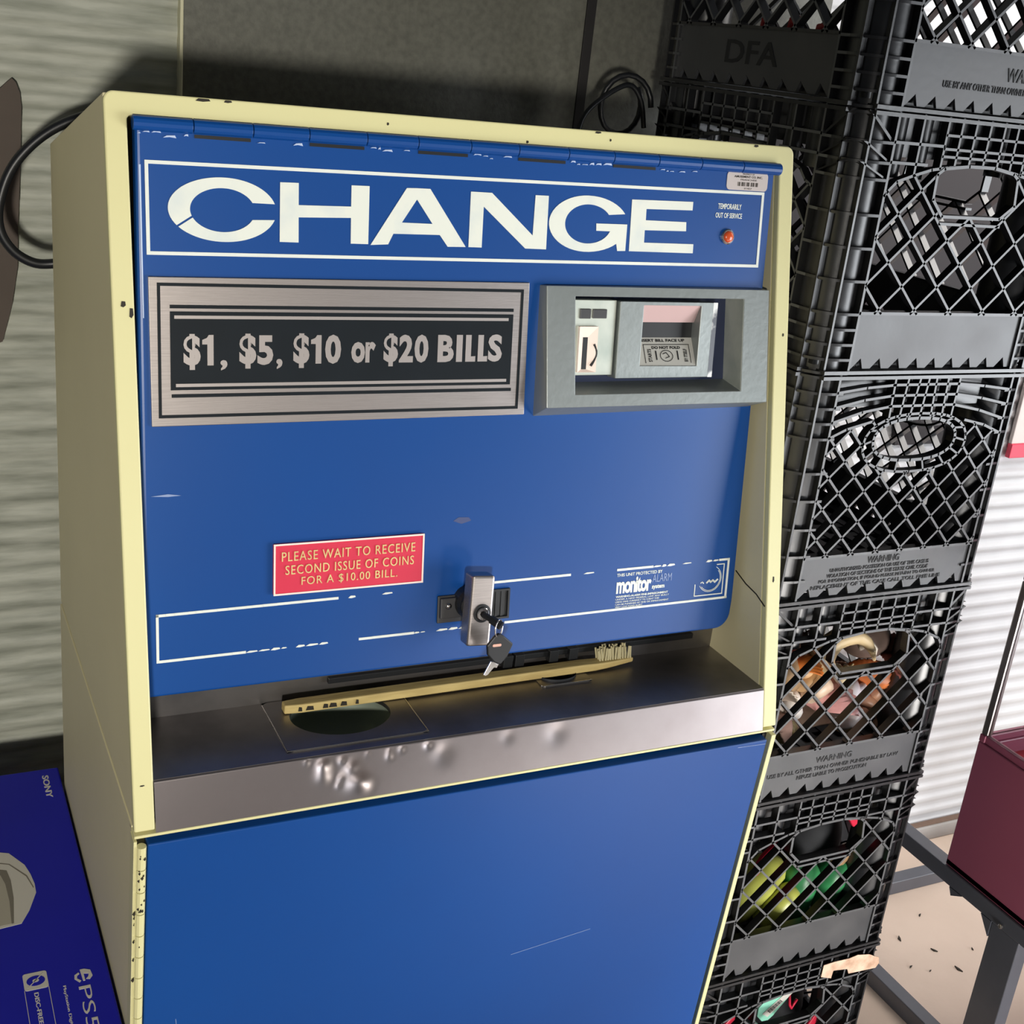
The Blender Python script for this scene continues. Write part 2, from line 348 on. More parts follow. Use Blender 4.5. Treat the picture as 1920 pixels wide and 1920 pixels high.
# dented lip of the tray
dents = [(.2245, .0575, .006, .8), (.2479, .0495, .011, 1.2), (.2732, .0522, .007, 1), (.3104, .0563, .005, .7), (.3411, .0487, .007, .9), (.3411, .056, .005, .8), (.3591, .0558, .006, .9), (.3986, .0561, .008, 1), (.272, .0278, .007, .9), (.2682, .019, .006, .9), (.2476, .0355, .014, .8), (.2873, .0404, .013, .9), (.3021, .0155, .016, .8), (.29, .02, .02, .7), (.42, .04, .018, .4), (.52, .05, .012, .3), (.60, .045, .02, .3)]
mb = MB(); nx, nv = 420, 26; pts = []
for j in range(nv+1):
    for i in range(nx+1):
        x = .0265+(.9735-.0265)*i/nx; v = -.004+.0672*j/nv; d = 0
        for dx, dv, r, s_ in dents:
            e = ((x-dx)**2+(v-dv)**2)/(r*r)
            if e < 9: d -= s_*r*.24*math.exp(-e*1.6)
        pts.append(FR(x, v, .0005+d))
F = [(j*(nx+1)+i, j*(nx+1)+i+1, (j+1)*(nx+1)+i+1, (j+1)*(nx+1)+i) for j in range(nv) for i in range(nx)]
k0 = len(pts)
top = [(pts[nv*(nx+1)+i][0], FR(0, .0632, 0).y+.012, .0622) for i in range(nx+1)]
pts += top; F += [(nv*(nx+1)+i, nv*(nx+1)+i+1, k0+i+1, k0+i) for i in range(nx)]
mb.add(pts, F)
mb.build('tray_lip', M['lipsteel'], mach, smooth=True)
# fittings under the door
mb = MB().box(.30, .93, .1605, .168, .085, .094)
for x in (.585, .605, .665, .70): mb.box(x-.008, x+.008, .153, .167, .078, .098)
mb.build('latch_bar', M['black'], mach, bevel=.001)

# upper door
DX0, DX1, DV0, DV1 = .034, .9615, .1265, .8455
r = .028
D = [(DX0, DV1), (DX0, DV0)]+[(p[0], p[1]) for p in arc(DX1-r, DV0+r, r, 270, 360, 8)]+[(DX1, DV1)]
hole_ = [(.612, .518), (.934, .518), (.934, .657), (.612, .657)]
nD = len(D); allp = D+hole_; nA = len(allp)
rg = [[0, 1, nD, nD+3], list(range(1, nD-1))+[nD+1, nD], [nD-2, nD-1, nD+2, nD+1], [nD-1, 0, nD+3, nD+2]]
FF = rg+[[nA+i for i in reversed(f)] for f in rg]+[[i, (i+1) % nD, nA+(i+1) % nD, nA+i] for i in range(nD)]+[[nD+i, nD+(i+1) % 4, nA+nD+(i+1) % 4, nA+nD+i] for i in range(4)]
door = MB().add([DR(x, v, 0) for x, v in allp]+[DR(x, v, -.022) for x, v in allp], FF).build('upper_door', M['blue'], mach, bevel=.004, seg=3)
mb = MB(); brk = [.0307, .101, .173, .2433, .3188, .3885, .4627, .5333, .6093, .6813, .755, .8276, .9013, .9722]
for a, b in zip(brk, brk[1:]):
    mb.tube([DR(a+.0006, .8472, -.0005), DR(b-.0006, .8472, -.0005)], .0088, 14)
mb.pbox(DR, .034, .9615, .8385, .8465, -.02, .0005)
mb.build('hinge_barrel', M['blue'], door, bevel=.0006)
for i in (1, 3, 5, 7, 9): MB().pbox(DR, brk[i]+.002, brk[i+1]-.002, .8338, .8378, -.002, .0011).build('hinge_slot', M['black'], door)
mb = MB()
for i in (0, 2, 4, 6, 8, 10):
    x = brk[i]+.006
    while x < brk[i+1]-.008:
        w = random.uniform(.003, .016); v = random.uniform(.8335, .8385); h = random.uniform(.0006, .0018)
        if random.random() < (.5 if i < 4 else .85):
            mb.ppoly(DR, [(x, v-h), (x+w*.5, v-h*.4), (x+w, v-h*.9), (x+w*.9, v+h), (x+w*.3, v+h*.6)], 0, .0012)
        x += w+.002
mb.ppoly(DR, [(.031+.0067, .80), (.0377+.002, .80), (.0405, .62), (.0395, .62)], 0, .0006)
mb.build('paint_chips', mat('bare_metal_chips', rgb(190, 205, 232), .4, .2), door)
# white border around the title
def frame_mb(mb, P, x0, x1, v0, v1, w, n0, n1):
    mb.pbox(P, x0, x1, v1-w, v1, n0, n1); mb.pbox(P, x0, x1, v0, v0+w, n0, n1); mb.pbox(P, x0, x0+w, v0+w, v1-w, n0, n1); mb.pbox(P, x1-w, x1, v0+w, v1-w, n0, n1); return mb
mb = MB(); q = [(.0442, .8056), (.9474, .8128), (.949, .7026), (.045, .6957)]; w = .0042
qi = [(.0442+w, .8056-w), (.9474-w, .8128-w), (.949-w, .7026+w), (.045+w, .6957+w)]
for i in range(4): mb.ppoly(DR, [q[i], q[(i+1) % 4], qi[(i+1) % 4], qi[i]], 0, .0007)
mb.build('title_border', M['white'], door)
# title letters
t = MB()
def ell(cx, cv, rl, rr, ry, a0, a1, n=40):
    out = []
    for i in range(n+1):
        a = math.radians(a0+(a1-a0)*i/n); c = math.cos(a); out.append((cx+(rr if c > 0 else rl)*c, cv+ry*math.sin(a)))
    return out
N0, N1 = 0, .0008
ao, ai = 14.5, 23.
t.ppoly(DR, ell(.138, .752, .0674, .0655, .0383, ao, 212)+ell(.137, .7516, .0401, .0395, .0261, 198, ai), N0, N1)
t.ppoly(DR, ell(.138, .752, .0674, .0655, .0383, 215, 360-ao)+ell(.137, .7516, .0401, .0395, .0261, 360-ai, 203), N0, N1)
Hp = [(.208, .7885), (.208, .7161), (.2323, .7161), (.232, .747), (.3010, .7492), (.3013, .717), (.3250, .7171), (.3251, .7899), (.3009, .7896), (.3009, .7633), (.2319, .762), (.2317, .7889)]
t.ppoly(DR, Hp, N0, N1)
t.ppoly(DR, [(.3282, .7162), (.3524, .7177), (.3593, .7315), (.3707, .7462), (.3909, .7764), (.3909, .7906), (.3762, .7901)], N0, N1)
t.ppoly(DR, [(.4249, .7322), (.4369, .7173), (.4631, .7178), (.4091, .7907), (.3909, .7906), (.3909, .7764), (.4139, .7461)], N0, N1)
t.ppoly(DR, [(.3593, .7315), (.4249, .7322), (.4139, .7461), (.3707, .7462)], N0, N1)
t.ppoly(DR, [(.4675, .7902), (.4672, .7179), (.4867, .7178), (.4871, .7717), (.5526, .7186), (.5849, .7184), (.5846, .7904), (.5643, .7903), (.563, .7364), (.4985, .7901)], N0, N1)
G = ell(.648, .7554, .0608, .066, .0384, 24, 318)+[(.6993, .7197), (.7126, .7201), (.7129, .757), (.6623, .7565), (.663, .7465), (.6868, .7465)]+ell(.649, .7552, .0367, .0385, .0267, 340, 31)
t.ppoly(DR, G, N0, N1)
t.ppoly(DR, [(.7181, .7919), (.7188, .72), (.8283, .7202), (.8281, .7333), (.743, .7328), (.7428, .7502), (.8134, .7513), (.8126, .7642), (.7432, .7642), (.743, .7798), (.8217, .7812), (.8218, .7933)], N0, N1)
t.build('title_lettering', M['whiteworn'], door)
mb = MB()
text_into(mb, 'TEMPORARILY', DR, .8662, .9080, .7856, .7936, 0, .0007, bold=.012)
text_into(mb, 'OUT OF SERVICE', DR, .8630, .9105, .7729, .7803, 0, .0007, bold=.012)
mb.build('status_lettering', M['white'], door)
MB().lathe(DR(.8871, .7461, 0), ND, [(.0112, 0), (.0112, .003), (.0098, .0042), (.0086, .0042)], 28).build('lamp_ring', M['chrome'], door, smooth=False)
MB().lathe(DR(.8871, .7461, .0), ND, [(.0087, 0), (.0087, .004), (.0075, .0062), (.005, .0076), (.0005, .0082)], 28).build('indicator_lamp', M['amber'], door, smooth=True)
st = MB().ppoly(DR, rrect(.8775, .9512, .8138, .8402, .006), 0, .001).build('barcode_sticker', M['sticker'], door)
# worn white stripe box at the bottom of the door
mb = MB()
def worn(xa, xb, va, vb, gaps, w=.0036):
    x = xa
    while x < xb-.0005:
        L = random.uniform(.008, .02); e = min(x+L, xb); f = (x-xa)/(xb-xa); v = va+(vb-va)*f; dens = 1.
        for g0, g1, k in gaps:
            if g0 <= x < g1: dens = k
        if dens >= 1: mb.ppoly(DR, [(x, v-w/2), (e+.0004, v-w/2), (e+.0004, v+w/2), (x, v+w/2)], 0, .0007)
        elif random.random() < dens:
            ww = w*random.uniform(.3, .9); mb.ppoly(DR, [(x, v-ww/2), (x+L*.4, v-ww*.7), (e-.001, v-ww*.3), (e-.002, v+ww*.45), (x+L*.3, v+ww*.6)], 0, .0007)
        x = e
worn(.0486, .947, .2385, .2435, [(.29, .36, .55), (.36, .43, 0), (.43, .50, 0), (.655, .70, .6), (.70, .735, .0), (.80, .86, .6), (.86, .90, .0), (.9, .92, .5)])
worn(.0510, .9494, .1755, .1795, [(.165, .22, .8), (.22, .275, .7), (.275, .32, .15), (.395, .42, .7), (.42, .50, .35), (.50, .55, .5)])
mb.pbox(DR, .0486, .0520, .1738, .2403, 0, .0007); mb.pbox(DR, .9455, .9492, .1780, .2453, 0, .0007)
mb.build('stripe_border', M['white'], door)
mb = MB()
text_into(mb, 'THIS UNIT PROTECTED BY', DR, .7400, .8224, .2312, .2362, 0, .0007, bold=.01)
text_into(mb, 'monitor', DR, .7405, .8035, .2036, .2290, 0, .0007, bold=.035, spacing=.9)
text_into(mb, 'system', DR, .8050, .8282, .2045, .2128, 0, .0007, bold=.03)
text_into(mb, 'WARNING-ALARM FINE-IMPRISONMENT', DR, .7405, .8357, .1972, .2006, 0, .0007, bold=.02)
for i, s_ in enumerate(['UNDER A NEW FEDERAL LAW ANY BULLY', 'USING FAKE CURRENCY TO CHEAT THIS', 'CAN BE PUNISHED BY FINE OR IMPRISONMENT', 'VERY LOW FUND ALERT']):
    text_into(mb, s_, DR, .7405, .838-(.018*(i % 2))-(.03 if i == 3 else 0), .1932-i*.0041, .1958-i*.0041, 0, .0007)
mb.build('alarm_lettering', M['white'], door)
mb = MB(); text_into(mb, 'ALARM', DR, .8050, .8405, .2170, .2296, 0, .0006)
mb.build('outline_lettering', M['dim'], door)
mb = MB(); w = .0016
mb.pbox(DR, .8855, .9405, .1858, .1874, 0, .0007); mb.pbox(DR, .9387, .9403, .1858, .2370, 0, .0007); mb.pbox(DR, .8855, .8871, .1858, .2061, 0, .0007); mb.pbox(DR, .925, .9403, .2354, .2370, 0, .0007)
for rr, a0, a1 in ((.0215, -150, 60), (.0195, -140, 40)):
    mb.curve(DR, [(.9142+rr*math.cos(math.radians(a0+(a1-a0)*i/24)), .2133+rr*math.sin(math.radians(a0+(a1-a0)*i/24))) for i in range(25)], .0009, 0, .0007)
mb.curve(DR, [(.9085, .2070), (.913, .2105), (.916, .2075), (.920, .2105), (.924, .2070), (.929, .2110)], .0028, 0, .0007)
mb.curve(DR, [(.897, .2075), (.900, .2090), (.9025, .2065)], .0016, 0, .0007)
mb.build('emblem', M['white'], door)
MB().ppoly(DR, [(.462, .338), (.475, .333), (.49, .337), (.486, .342), (.47, .343)], 0, .0003).build('smudge', mat('brown_smudge', rgb(62, 74, 118), .6), door)
MB().ppoly(DR, [(.045, .397), (.066, .399), (.083, .3965), (.066, .3955)], 0, .0005).build('scuff', M['dim'], door)

# price plate
pl = MB().ppoly(DR, [(.0456, .6702), (.5609, .6728), (.563, .4885), (.0472, .4864)], 0, .004).build('price_plate', M['steel'], mach, bevel=.0008)
mb = MB(); n0, n1 = .004, .0046
frame_mb(mb, DR, .0555, .5523, .4970, .6632, .0039, n0, n1)
mb.pbox(DR, .0705, .538, .6325, .6368, n0, n1); mb.pbox(DR, .0715, .54, .5225, .5268, n0, n1)
bk = plane((0, 0.0961, 0), (1, 0, 0), WV, ND)
mb.pbox(DR, .0705, .5380, .5318, .6288, n0, n1)
mb.build('black_print', M['plateblack'], pl)
mb = MB(); n0, n1 = .0046, .0052
mb.pbox(DR, .0757, .5306, .6200, .6240, n0, n1); mb.pbox(DR, .0768, .5316, .5358, .5398, n0, n1)
for s_, a, b, v0, v1 in (('$', .0864, .1075, .5570, .6015), ('1', .1095, .1235, .5624, .6003), (',', .1320, .1408, .5560, .5690), ('$', .1559, .1775, .5580, .6020), ('5', .1790, .1994, .5624, .6000), (',', .2035, .2115, .5570, .5700),
                         ('$', .2257, .2470, .5580, .6025), ('1', .2490, .2630, .5635, .6003), ('0', .2680, .2896, .5630, .6010), ('or', .3036, .3374, .5638, .5915), ('$', .3486, .3690, .5590, .6025), ('2', .3705, .3905, .5640, .6010), ('0', .3925, .4126, .5635, .6012), ('B', .4262, .4500, .5640, .6008), ('I', .4545, .4615, .5642, .6008), ('L', .4680, .4825, .5643, .6008), ('L', .4865, .5005, .5644, .6008), ('S', .5015, .5228, .5640, .6016)):
    w_, h_ = b-a, v1-v0
    if s_ == '1': mb.ppoly(DR, [(b, v0), (b, v1), (b-w_*.42, v1), (b-w_*.6, v1-h_*.10), (a, v1-h_*.16), (a, v1-h_*.31), (b-w_*.55, v1-h_*.31), (b-w_*.55, v0)], n0, n1)
    elif s_ == 'I': mb.pbox(DR, a-.0008, b+.0012, v0, v1, n0, n1)
    elif s_ == 'L': mb.ppoly(DR, [(a-.0005, v0), (b, v0), (b, v0+.0075), (a+.0078, v0+.0072), (a+.0078, v1), (a-.0005, v1)], n0, n1)
    else: text_into(mb, s_, DR, a, b, v0, v1, n0, n1, bold=.042 if s_ != ',' else .02)
mb.build('price_lettering', M['platesilver'], pl)

# red notice plate
nt_ = MB().ppoly(DR, rrect(.2019, .4170, .2528, .3241, .002, 2), 0, .0045).build('notice_plate', M['red'], mach, bevel=.0006)
frame_mb(MB(), DR, .2019, .4170, .2528, .3241, .0024, .0045, .0056).build('notice_rim', M['pinkedge'], nt_)
mb = MB()
text_into(mb, 'PLEASE WAIT TO RECEIVE', DR, .2128, .4033, .2997, .3128, .0045, .006, bold=.0, spacing=1.15)
text_into(mb, 'SECOND ISSUE OF COINS', DR, .2178, .4018, .2810, .2938, .0045, .006, bold=.0, spacing=1.15)
text_into(mb, 'FOR A $10.00 BILL.', DR, .2401, .3776, .2634, .2765, .0045, .006, bold=.0, spacing=1.15)
mb.build('notice_lettering', M['gold'], nt_)

# bill acceptor bezel
def BZ(u, w_, d):   # u across 0..1, w_ up 0..1 on bezel front; d behind front
    t_, b_ = .013, .0335
    x = .583+(.965-.583)*u; v = .502+(.670-.502)*w_; n = b_+(t_-b_)*w_
    return DR(x, v, n-d)
ox = [(0, 0), (1, 0), (1, 1), (0, 1)]
bx = [(.5795, .4852), (.9560, .4900), (.9560, .6725), (.5791, .6700)]
op = [(.1204, .104), (.870, .104), (.877, .917), (.1204, .917)]
fr_o = [BZ(u, w_, 0) for u, w_ in ox]; fr_i = [BZ(u, w_, 0) for u, w_ in op]
bk_o = [DR(x, v, 0) for x, v in bx]
ib = [DR(.629, .530, -.018), DR(.9165, .531, -.018), DR(.9165, .655, -.030), DR(.629, .655, -.030)]
mb = MB(); pts = bk_o+fr_o+fr_i+ib; F = []
for a, b in ((0, 4), (4, 8), (8, 12)):
    F += [(a+i, a+(i+1) % 4, b+(i+1) % 4, b+i) for i in range(4)]
mb.add(pts, F)
bez = mb.build('bill_acceptor', M['cast'], mach, bevel=.0012)
bez.data.materials.append(M['castlight'])
for f_ in bez.data.polygons:                                        # right reveal of the recess: side light put in as paler metal
    if f_.normal.x < -.9 and W2M((.90, 0, 0)).x-W2M((.5, 0, 0)).x < f_.center.x: f_.material_index = 1
MB().add(ib, [(0, 1, 2, 3)]).build('acceptor_back', mat('dark_navy', rgb(22, 34, 66), .5), bez)
# pale coin-reject panel on the left
mb = MB().pbox(DR, .6300, .7065, .5420, .6500, -.026, -.002)
wp = mb.build('slot_panel', M['castlight'], bez, bevel=.001)
mb = MB().pbox(DR, .646, .664, .6235, .6375, -.002, .0002).pbox(DR, .667, .6905, .6240, .6372, -.002, .0002)
mb.build('panel_button', M['iron'], wp, bevel=.001)
mb = MB()
o4 = [(.6455, .547), (.676, .547), (.676, .6127), (.6455, .6127)]; i4 = [(.654, .551), (.662, .551), (.662, .597), (.654, .597)]
pts = [DR(x, v, -.002) for x, v in o4]+[DR(x, v, .003) for x, v in o4]+[DR(x, v, -.0015) for x, v in i4]; F = []
for a, b in ((0, 4), (4, 8)): F += [(a+i, a+(i+1) % 4, b+(i+1) % 4, b+i) for i in range(4)]
mb.add(pts, F).build('coin_slot', M['pinkedge'], wp)
MB().pbox(DR, .654, .662, .551, .597, -.0019, -.0012).build('slot_mouth', M['black'], wp)
MB().tube([DR(.668+.008*math.sin(a_*.3), .556+.0035*a_, .0012) for a_ in range(10)], .002, 6).build('slot_wheel', M['black'], wp)
# central bracket with the bill mouth
mb = MB()
bo = [(.709, .5375), (.872, .5375), (.872, .649), (.709, .649)]; bi = [(.7500, .5560), (.8500, .5550), (.8500, .6440), (.7500, .6440)]
def ringpts(o, i, n, d): return [DR(x, v, n) for x, v in o]+[DR(x, v, n) for x, v in i]+[DR(x, v, n-d) for x, v in o]+[DR(x, v, n-d) for x, v in i]
RF = []
for i in range(4):
    j = (i+1) % 4; RF += [(i, j, 4+j, 4+i), (8+i, 12+i, 12+j, 8+j), (i, 8+i, 8+j, j), (4+i, 4+j, 12+j, 12+i)]
mb.add(ringpts(bo, bi, .004, .024), RF)
br = mb.build('acceptor_bracket', M['cast'], bez, bevel=.0012)
MB().pbox(DR, .872, .880, .5375, .649, -.018, .003).build('bracket_edge', mat('scratched_metal', rgb(190, 188, 182), .3, 1.0, noise=(40, .9, rgb(70, 72, 78), .45, .55)), br)
MB().prism([DR(.7502, .644, .002), DR(.8498, .644, .002), DR(.8498, .618, -.012), DR(.7502, .618, -.012)], ND*-.003).build('mouth_hood', mat('pinkish_metal', rgb(208, 180, 180), .4, .5), br)
MB().pbox(DR, .7502, .8498, .555, .644, -.0185, -.0165).build('mouth_back', M['black'], br)
tray_pts = [DR(.7502, .5562, .002), DR(.8498, .5562, .002), DR(.8498, .5950, -.016), DR(.7502, .5950, -.016)]
MB().prism(tray_pts, WV*-.003).build('bill_tray', mat('tray_plastic', rgb(172, 172, 166), .5), br)
_o = DR(.7502, .5562, .0021); _v = (DR(.7502, .5950, -.0159)-_o); TRv = plane(_o, (1, 0, 0), _v, Vector((1, 0, 0)).cross(_v)); LT = _v.length
mb = MB()
text_into(mb, 'INSERT BILL FACE UP', TRv, .004, .086, LT*.84, LT*.94, 0, .0006, bold=.02)
text_into(mb, 'DO NOT FOLD', TRv, .026, .076, LT*.58, LT*.68, 0, .0006, bold=.02)
mb.curve(TRv, [(.012, LT*.74), (.092, LT*.74)], .0008, 0, .0006); mb.curve(TRv, [(.012, LT*.08), (.012, LT*.74)], .0008, 0, .0006); mb.curve(TRv, [(.092, LT*.08), (.092, LT*.74)], .0008, 0, .0006)
mb.curve(TRv, [(.05+.011*math.cos(a_*.4), LT*.33+LT*.2*math.sin(a_*.4)) for a_ in range(17)], .0008, 0, .0006)
mb.curve(TRv, [(.044, LT*.4), (.05, LT*.45), (.055, LT*.3), (.048, LT*.25)], .001, 0, .0006)
mb.curve(TRv, [(.032, LT*.2), (.032, LT*.5)], .002, 0, .0006); mb.curve(TRv, [(.070, LT*.2), (.070, LT*.5)], .002, 0, .0006)
for x_, s_ in ((.018, 'STARTS'), (.081, 'BY ITSELF')):
    PV = plane(TRv(x_, LT*.12), TRv(0, 1)-TRv(0, 0), TRv(-1, 0)-TRv(0, 0), TRv(0, 0, 1)-TRv(0, 0, 0)); text_into(mb, s_, PV, 0, LT*.46, -.006, 0, 0, .0006, bold=.01)
mb.build('tray_lettering', M['black'], br)

# lock
mb = MB().pbox(DR, .4419, .4840, .1880, .2290, 0, .004).pbox(DR, .4445, .4780, .1960, .2265, .004, .009)
lb = mb.build('lock_base', M['iron'], mach, bevel=.0015)
MB().lathe(DR(.456, .2150, .009), ND, [(.005, 0), (.0045, .002), (.0005, .003)], 16).build('lock_screw', M['chrome'], lb, smooth=True)
mb = MB(); frame_mb(mb, DR, .520, .5565, .1855, .2310, .003, 0, .004); mb.pbox(DR, .523, .5535, .1885, .228, 0, .0008)
for x in (.536, .545): mb.pbox(DR, x-.002, x+.002, .1885, .228, .0008, .002)
mb.build('lock_pocket', M['black'], lb)
MB().lathe(DR(.490, .2180, 0), ND, [(.024, 0), (.024, .016), (.021, .022), (.021, .026)], 28).build('lock_collar', M['black'], lb)
tilt = Vector((-.032, 1)).normalized(); TH = plane(DR(.4892, .2170, 0), Vector((1, 0, 0)), WV, ND)
hp = [(-.0205, -.0510), (.0158, -.0535), (.0200, .0505), (-.0160, .0535)]
hd = MB().ppoly(TH, hp, .024, .050).build('lock_handle', M['steel'], mach, bevel=.004, seg=3)
MB().lathe(TH(.001, -.003, .049), ND, [(.0135, 0), (.0135, .0022), (.0105, .0026), (.0098, .0012)], 28).build('key_cylinder', M['black'], hd)
MB().lathe(TH(.001, -.003, .0495), ND, [(.0096, 0), (.0096, .0035), (.0085, .0045)], 24).build('cylinder_face', M['chrome'], hd)

# lower door and its hinge
ld = MB().ppoly(LW, [(.0165, -.019), (.0165, ZF+.04), (.9865, ZF+.04), (.9865, -.0225)], -.02, .004).build('lower_door', M['blue'], mach, bevel=.002)
mb = MB(); mb.pbox(LW, .9945, 1.0035, ZF+.01, -.0165, -.025, .003); mb.pbox(LW, .0, 1.0, ZF+.003, ZF+.035, -.025, .001); mb.pbox(LW, .0, 1.0, -.0105, -.0062, -.03, .0)
mb.build('lower_rim', M['cream'], mach, bevel=.0012)
MB().pbox(LW, .014, .995, -.0195, -.0115, -.03, -.012).pbox(LW, .9865, .9945, ZF+.035, -.02, -.03, -.010).build('door_gap', M['black'], mach)
mb = MB(); v = -.02
mb.pbox(LW, -.001, .003, ZF+.01, -.012, -.02, .003)
while v > -1.14:
    mb.tube([LW(.0088, v-.0006, .002), LW(.0088, v-.0358+.0006, .002)], .0062, 12); v -= .0362
mb.build('door_hinge', M['cream'], mach)
mb = MB()
for i in range(26):
    v = -.03-random.random()*.11 if i < 16 else -.02-random.random()*.4
    x = .009+random.uniform(-.004, .004); s_ = random.uniform(.0008, .0022)
    if i >= 20: x = .0005
    mb.ppoly(LW, [(x-s_, v), (x, v-s_*1.6), (x+s_*.8, v-s_*.3), (x+s_*.5, v+s_*1.5)], .0080 if abs(x-.009) < .003 else .0062, .0088 if abs(x-.009) < .003 else .0075)
mb.build('hinge_chips', M['ink'], mach)
mb = MB()
for a, b in (((.58, -.36), (.72, -.345)), ((.44, -.60), (.455, -.67)), ((.34, -.48), (.37, -.51)), ((.93, -.028), (.985, -.03)), ((.06, -.33), (.066, -.39))):
    mb.bar(LW, a, b, .0008, .004, .0044)
mb.build('scratches', M['dim'], mach)

# keys hanging from the lock
KO = TH(.001, -.003, .054)
keys = thing('key_ring', 'bunch of keys hanging from the lock on the blue door', 'keys', KO)
kd = (DR(.5060, .2035, .074)-KO)
mb = MB().tube([KO, KO+kd*.55], .0045, 10).tube([KO+kd*.5, KO+kd*1.15], .0062, 10)
mb.build('lock_key', M['rubber'], keys)
RC = DR(.5050, .1985, .076); a1 = Vector((.45, .35, .2)).normalized(); a2 = WV
a1 = (a1-a2*a1.dot(a2)).normalized()
MB().tube([RC+a1*.0105*math.cos(2*math.pi*i/24)+a2*.0125*math.sin(2*math.pi*i/24) for i in range(24)], .0011, 6, closed=True).build('ring', M['chrome'], keys, smooth=True)
FP = plane(DR(0, 0, .074), (1, 0, 0), WV, ND)
fob = [(.4975, .1885), (.5045, .1925), (.5120, .1880), (.5275, .1745), (.5190, .1560), (.5085, .1450), (.4980, .1500), (.4880, .1620), (.4865, .1760)]
fb = MB().ppoly(FP, fob, 0, .006).build('key_fob', M['rubber'], keys, bevel=.002)
MB().ppoly(FP, rrect(.4945, .5080, .1735, .1775, .0015, 2), .006, .0068).build('fob_badge', mat('copper_badge', rgb(216, 168, 150), .4, .3), fb)
mb = MB(); blade = [(.4945, .1510), (.4840, .1320), (.4870, .1300), (.4905, .1312), (.5040, .1460), (.5010, .1500)]
mb.ppoly(FP, blade, .001, .0035); mb.ppoly(FP, [(.499, .148), (.5085, .1445), (.506, .139), (.4975, .141)], -.002, .0005)
mb.build('spare_key', M['chrome'], keys, bevel=.0005)

# brush lying across the coin tray
brs = thing('scrub_brush', 'worn wooden handled brush lying across the steel coin tray', 'brush', (.5, .14, .065))
sec = []
for i in range(25):
    f = i/24; x = .226+(.803-.226)*f; yc = .134+.0085*f; hw = .0105 if f < .9 else .0105-.006*(f-.9)/.1
    z0_ = .0652+.004*max(0, f-.88)/.12; th = .0135 if f < .85 else .0135-.006*(f-.85)/.15
    if i == 0: hw *= .75
    sec.append([(x, yc-hw, z0_), (x, yc+hw, z0_), (x, yc+hw, z0_+th), (x, yc-hw, z0_+th)])
pts = [p for s_ in sec for p in s_]; F = [(3, 2, 1, 0), tuple(96+k for k in range(4))]
for i in range(24): F += [(4*i+k, 4*i+(k+1) % 4, 4*i+4+(k+1) % 4, 4*i+4+k) for k in range(4)]
MB().add(pts, F).build('brush_handle', M['wood'], brs, bevel=.002)
mb = MB()
for i in range(13):
    for j in range(3):
        x = .742+.0046*i; y = .139+.006*j; mb.tube([(x, y, .0745), (x+random.uniform(-.003, .003), y+.006+random.uniform(-.002, .003), .0745+random.uniform(.018, .023))], .0016, 5)
mb.build('bristles', M['bristle'], brs)
mb = MB()
for x, w_ in ((.262, .012), (.285, .008), (.296, .012), (.312, .010), (.332, .005), (.248, .006)):
    mb.prism([(x-w_/2, .1232, .0690), (x+w_/2, .1233, .0685), (x+w_*.4, .1234, .0745), (x-w_*.3, .1233, .0755)], (0, .0005, 0))
mb.build('ink_marks', M['ink'], brs)

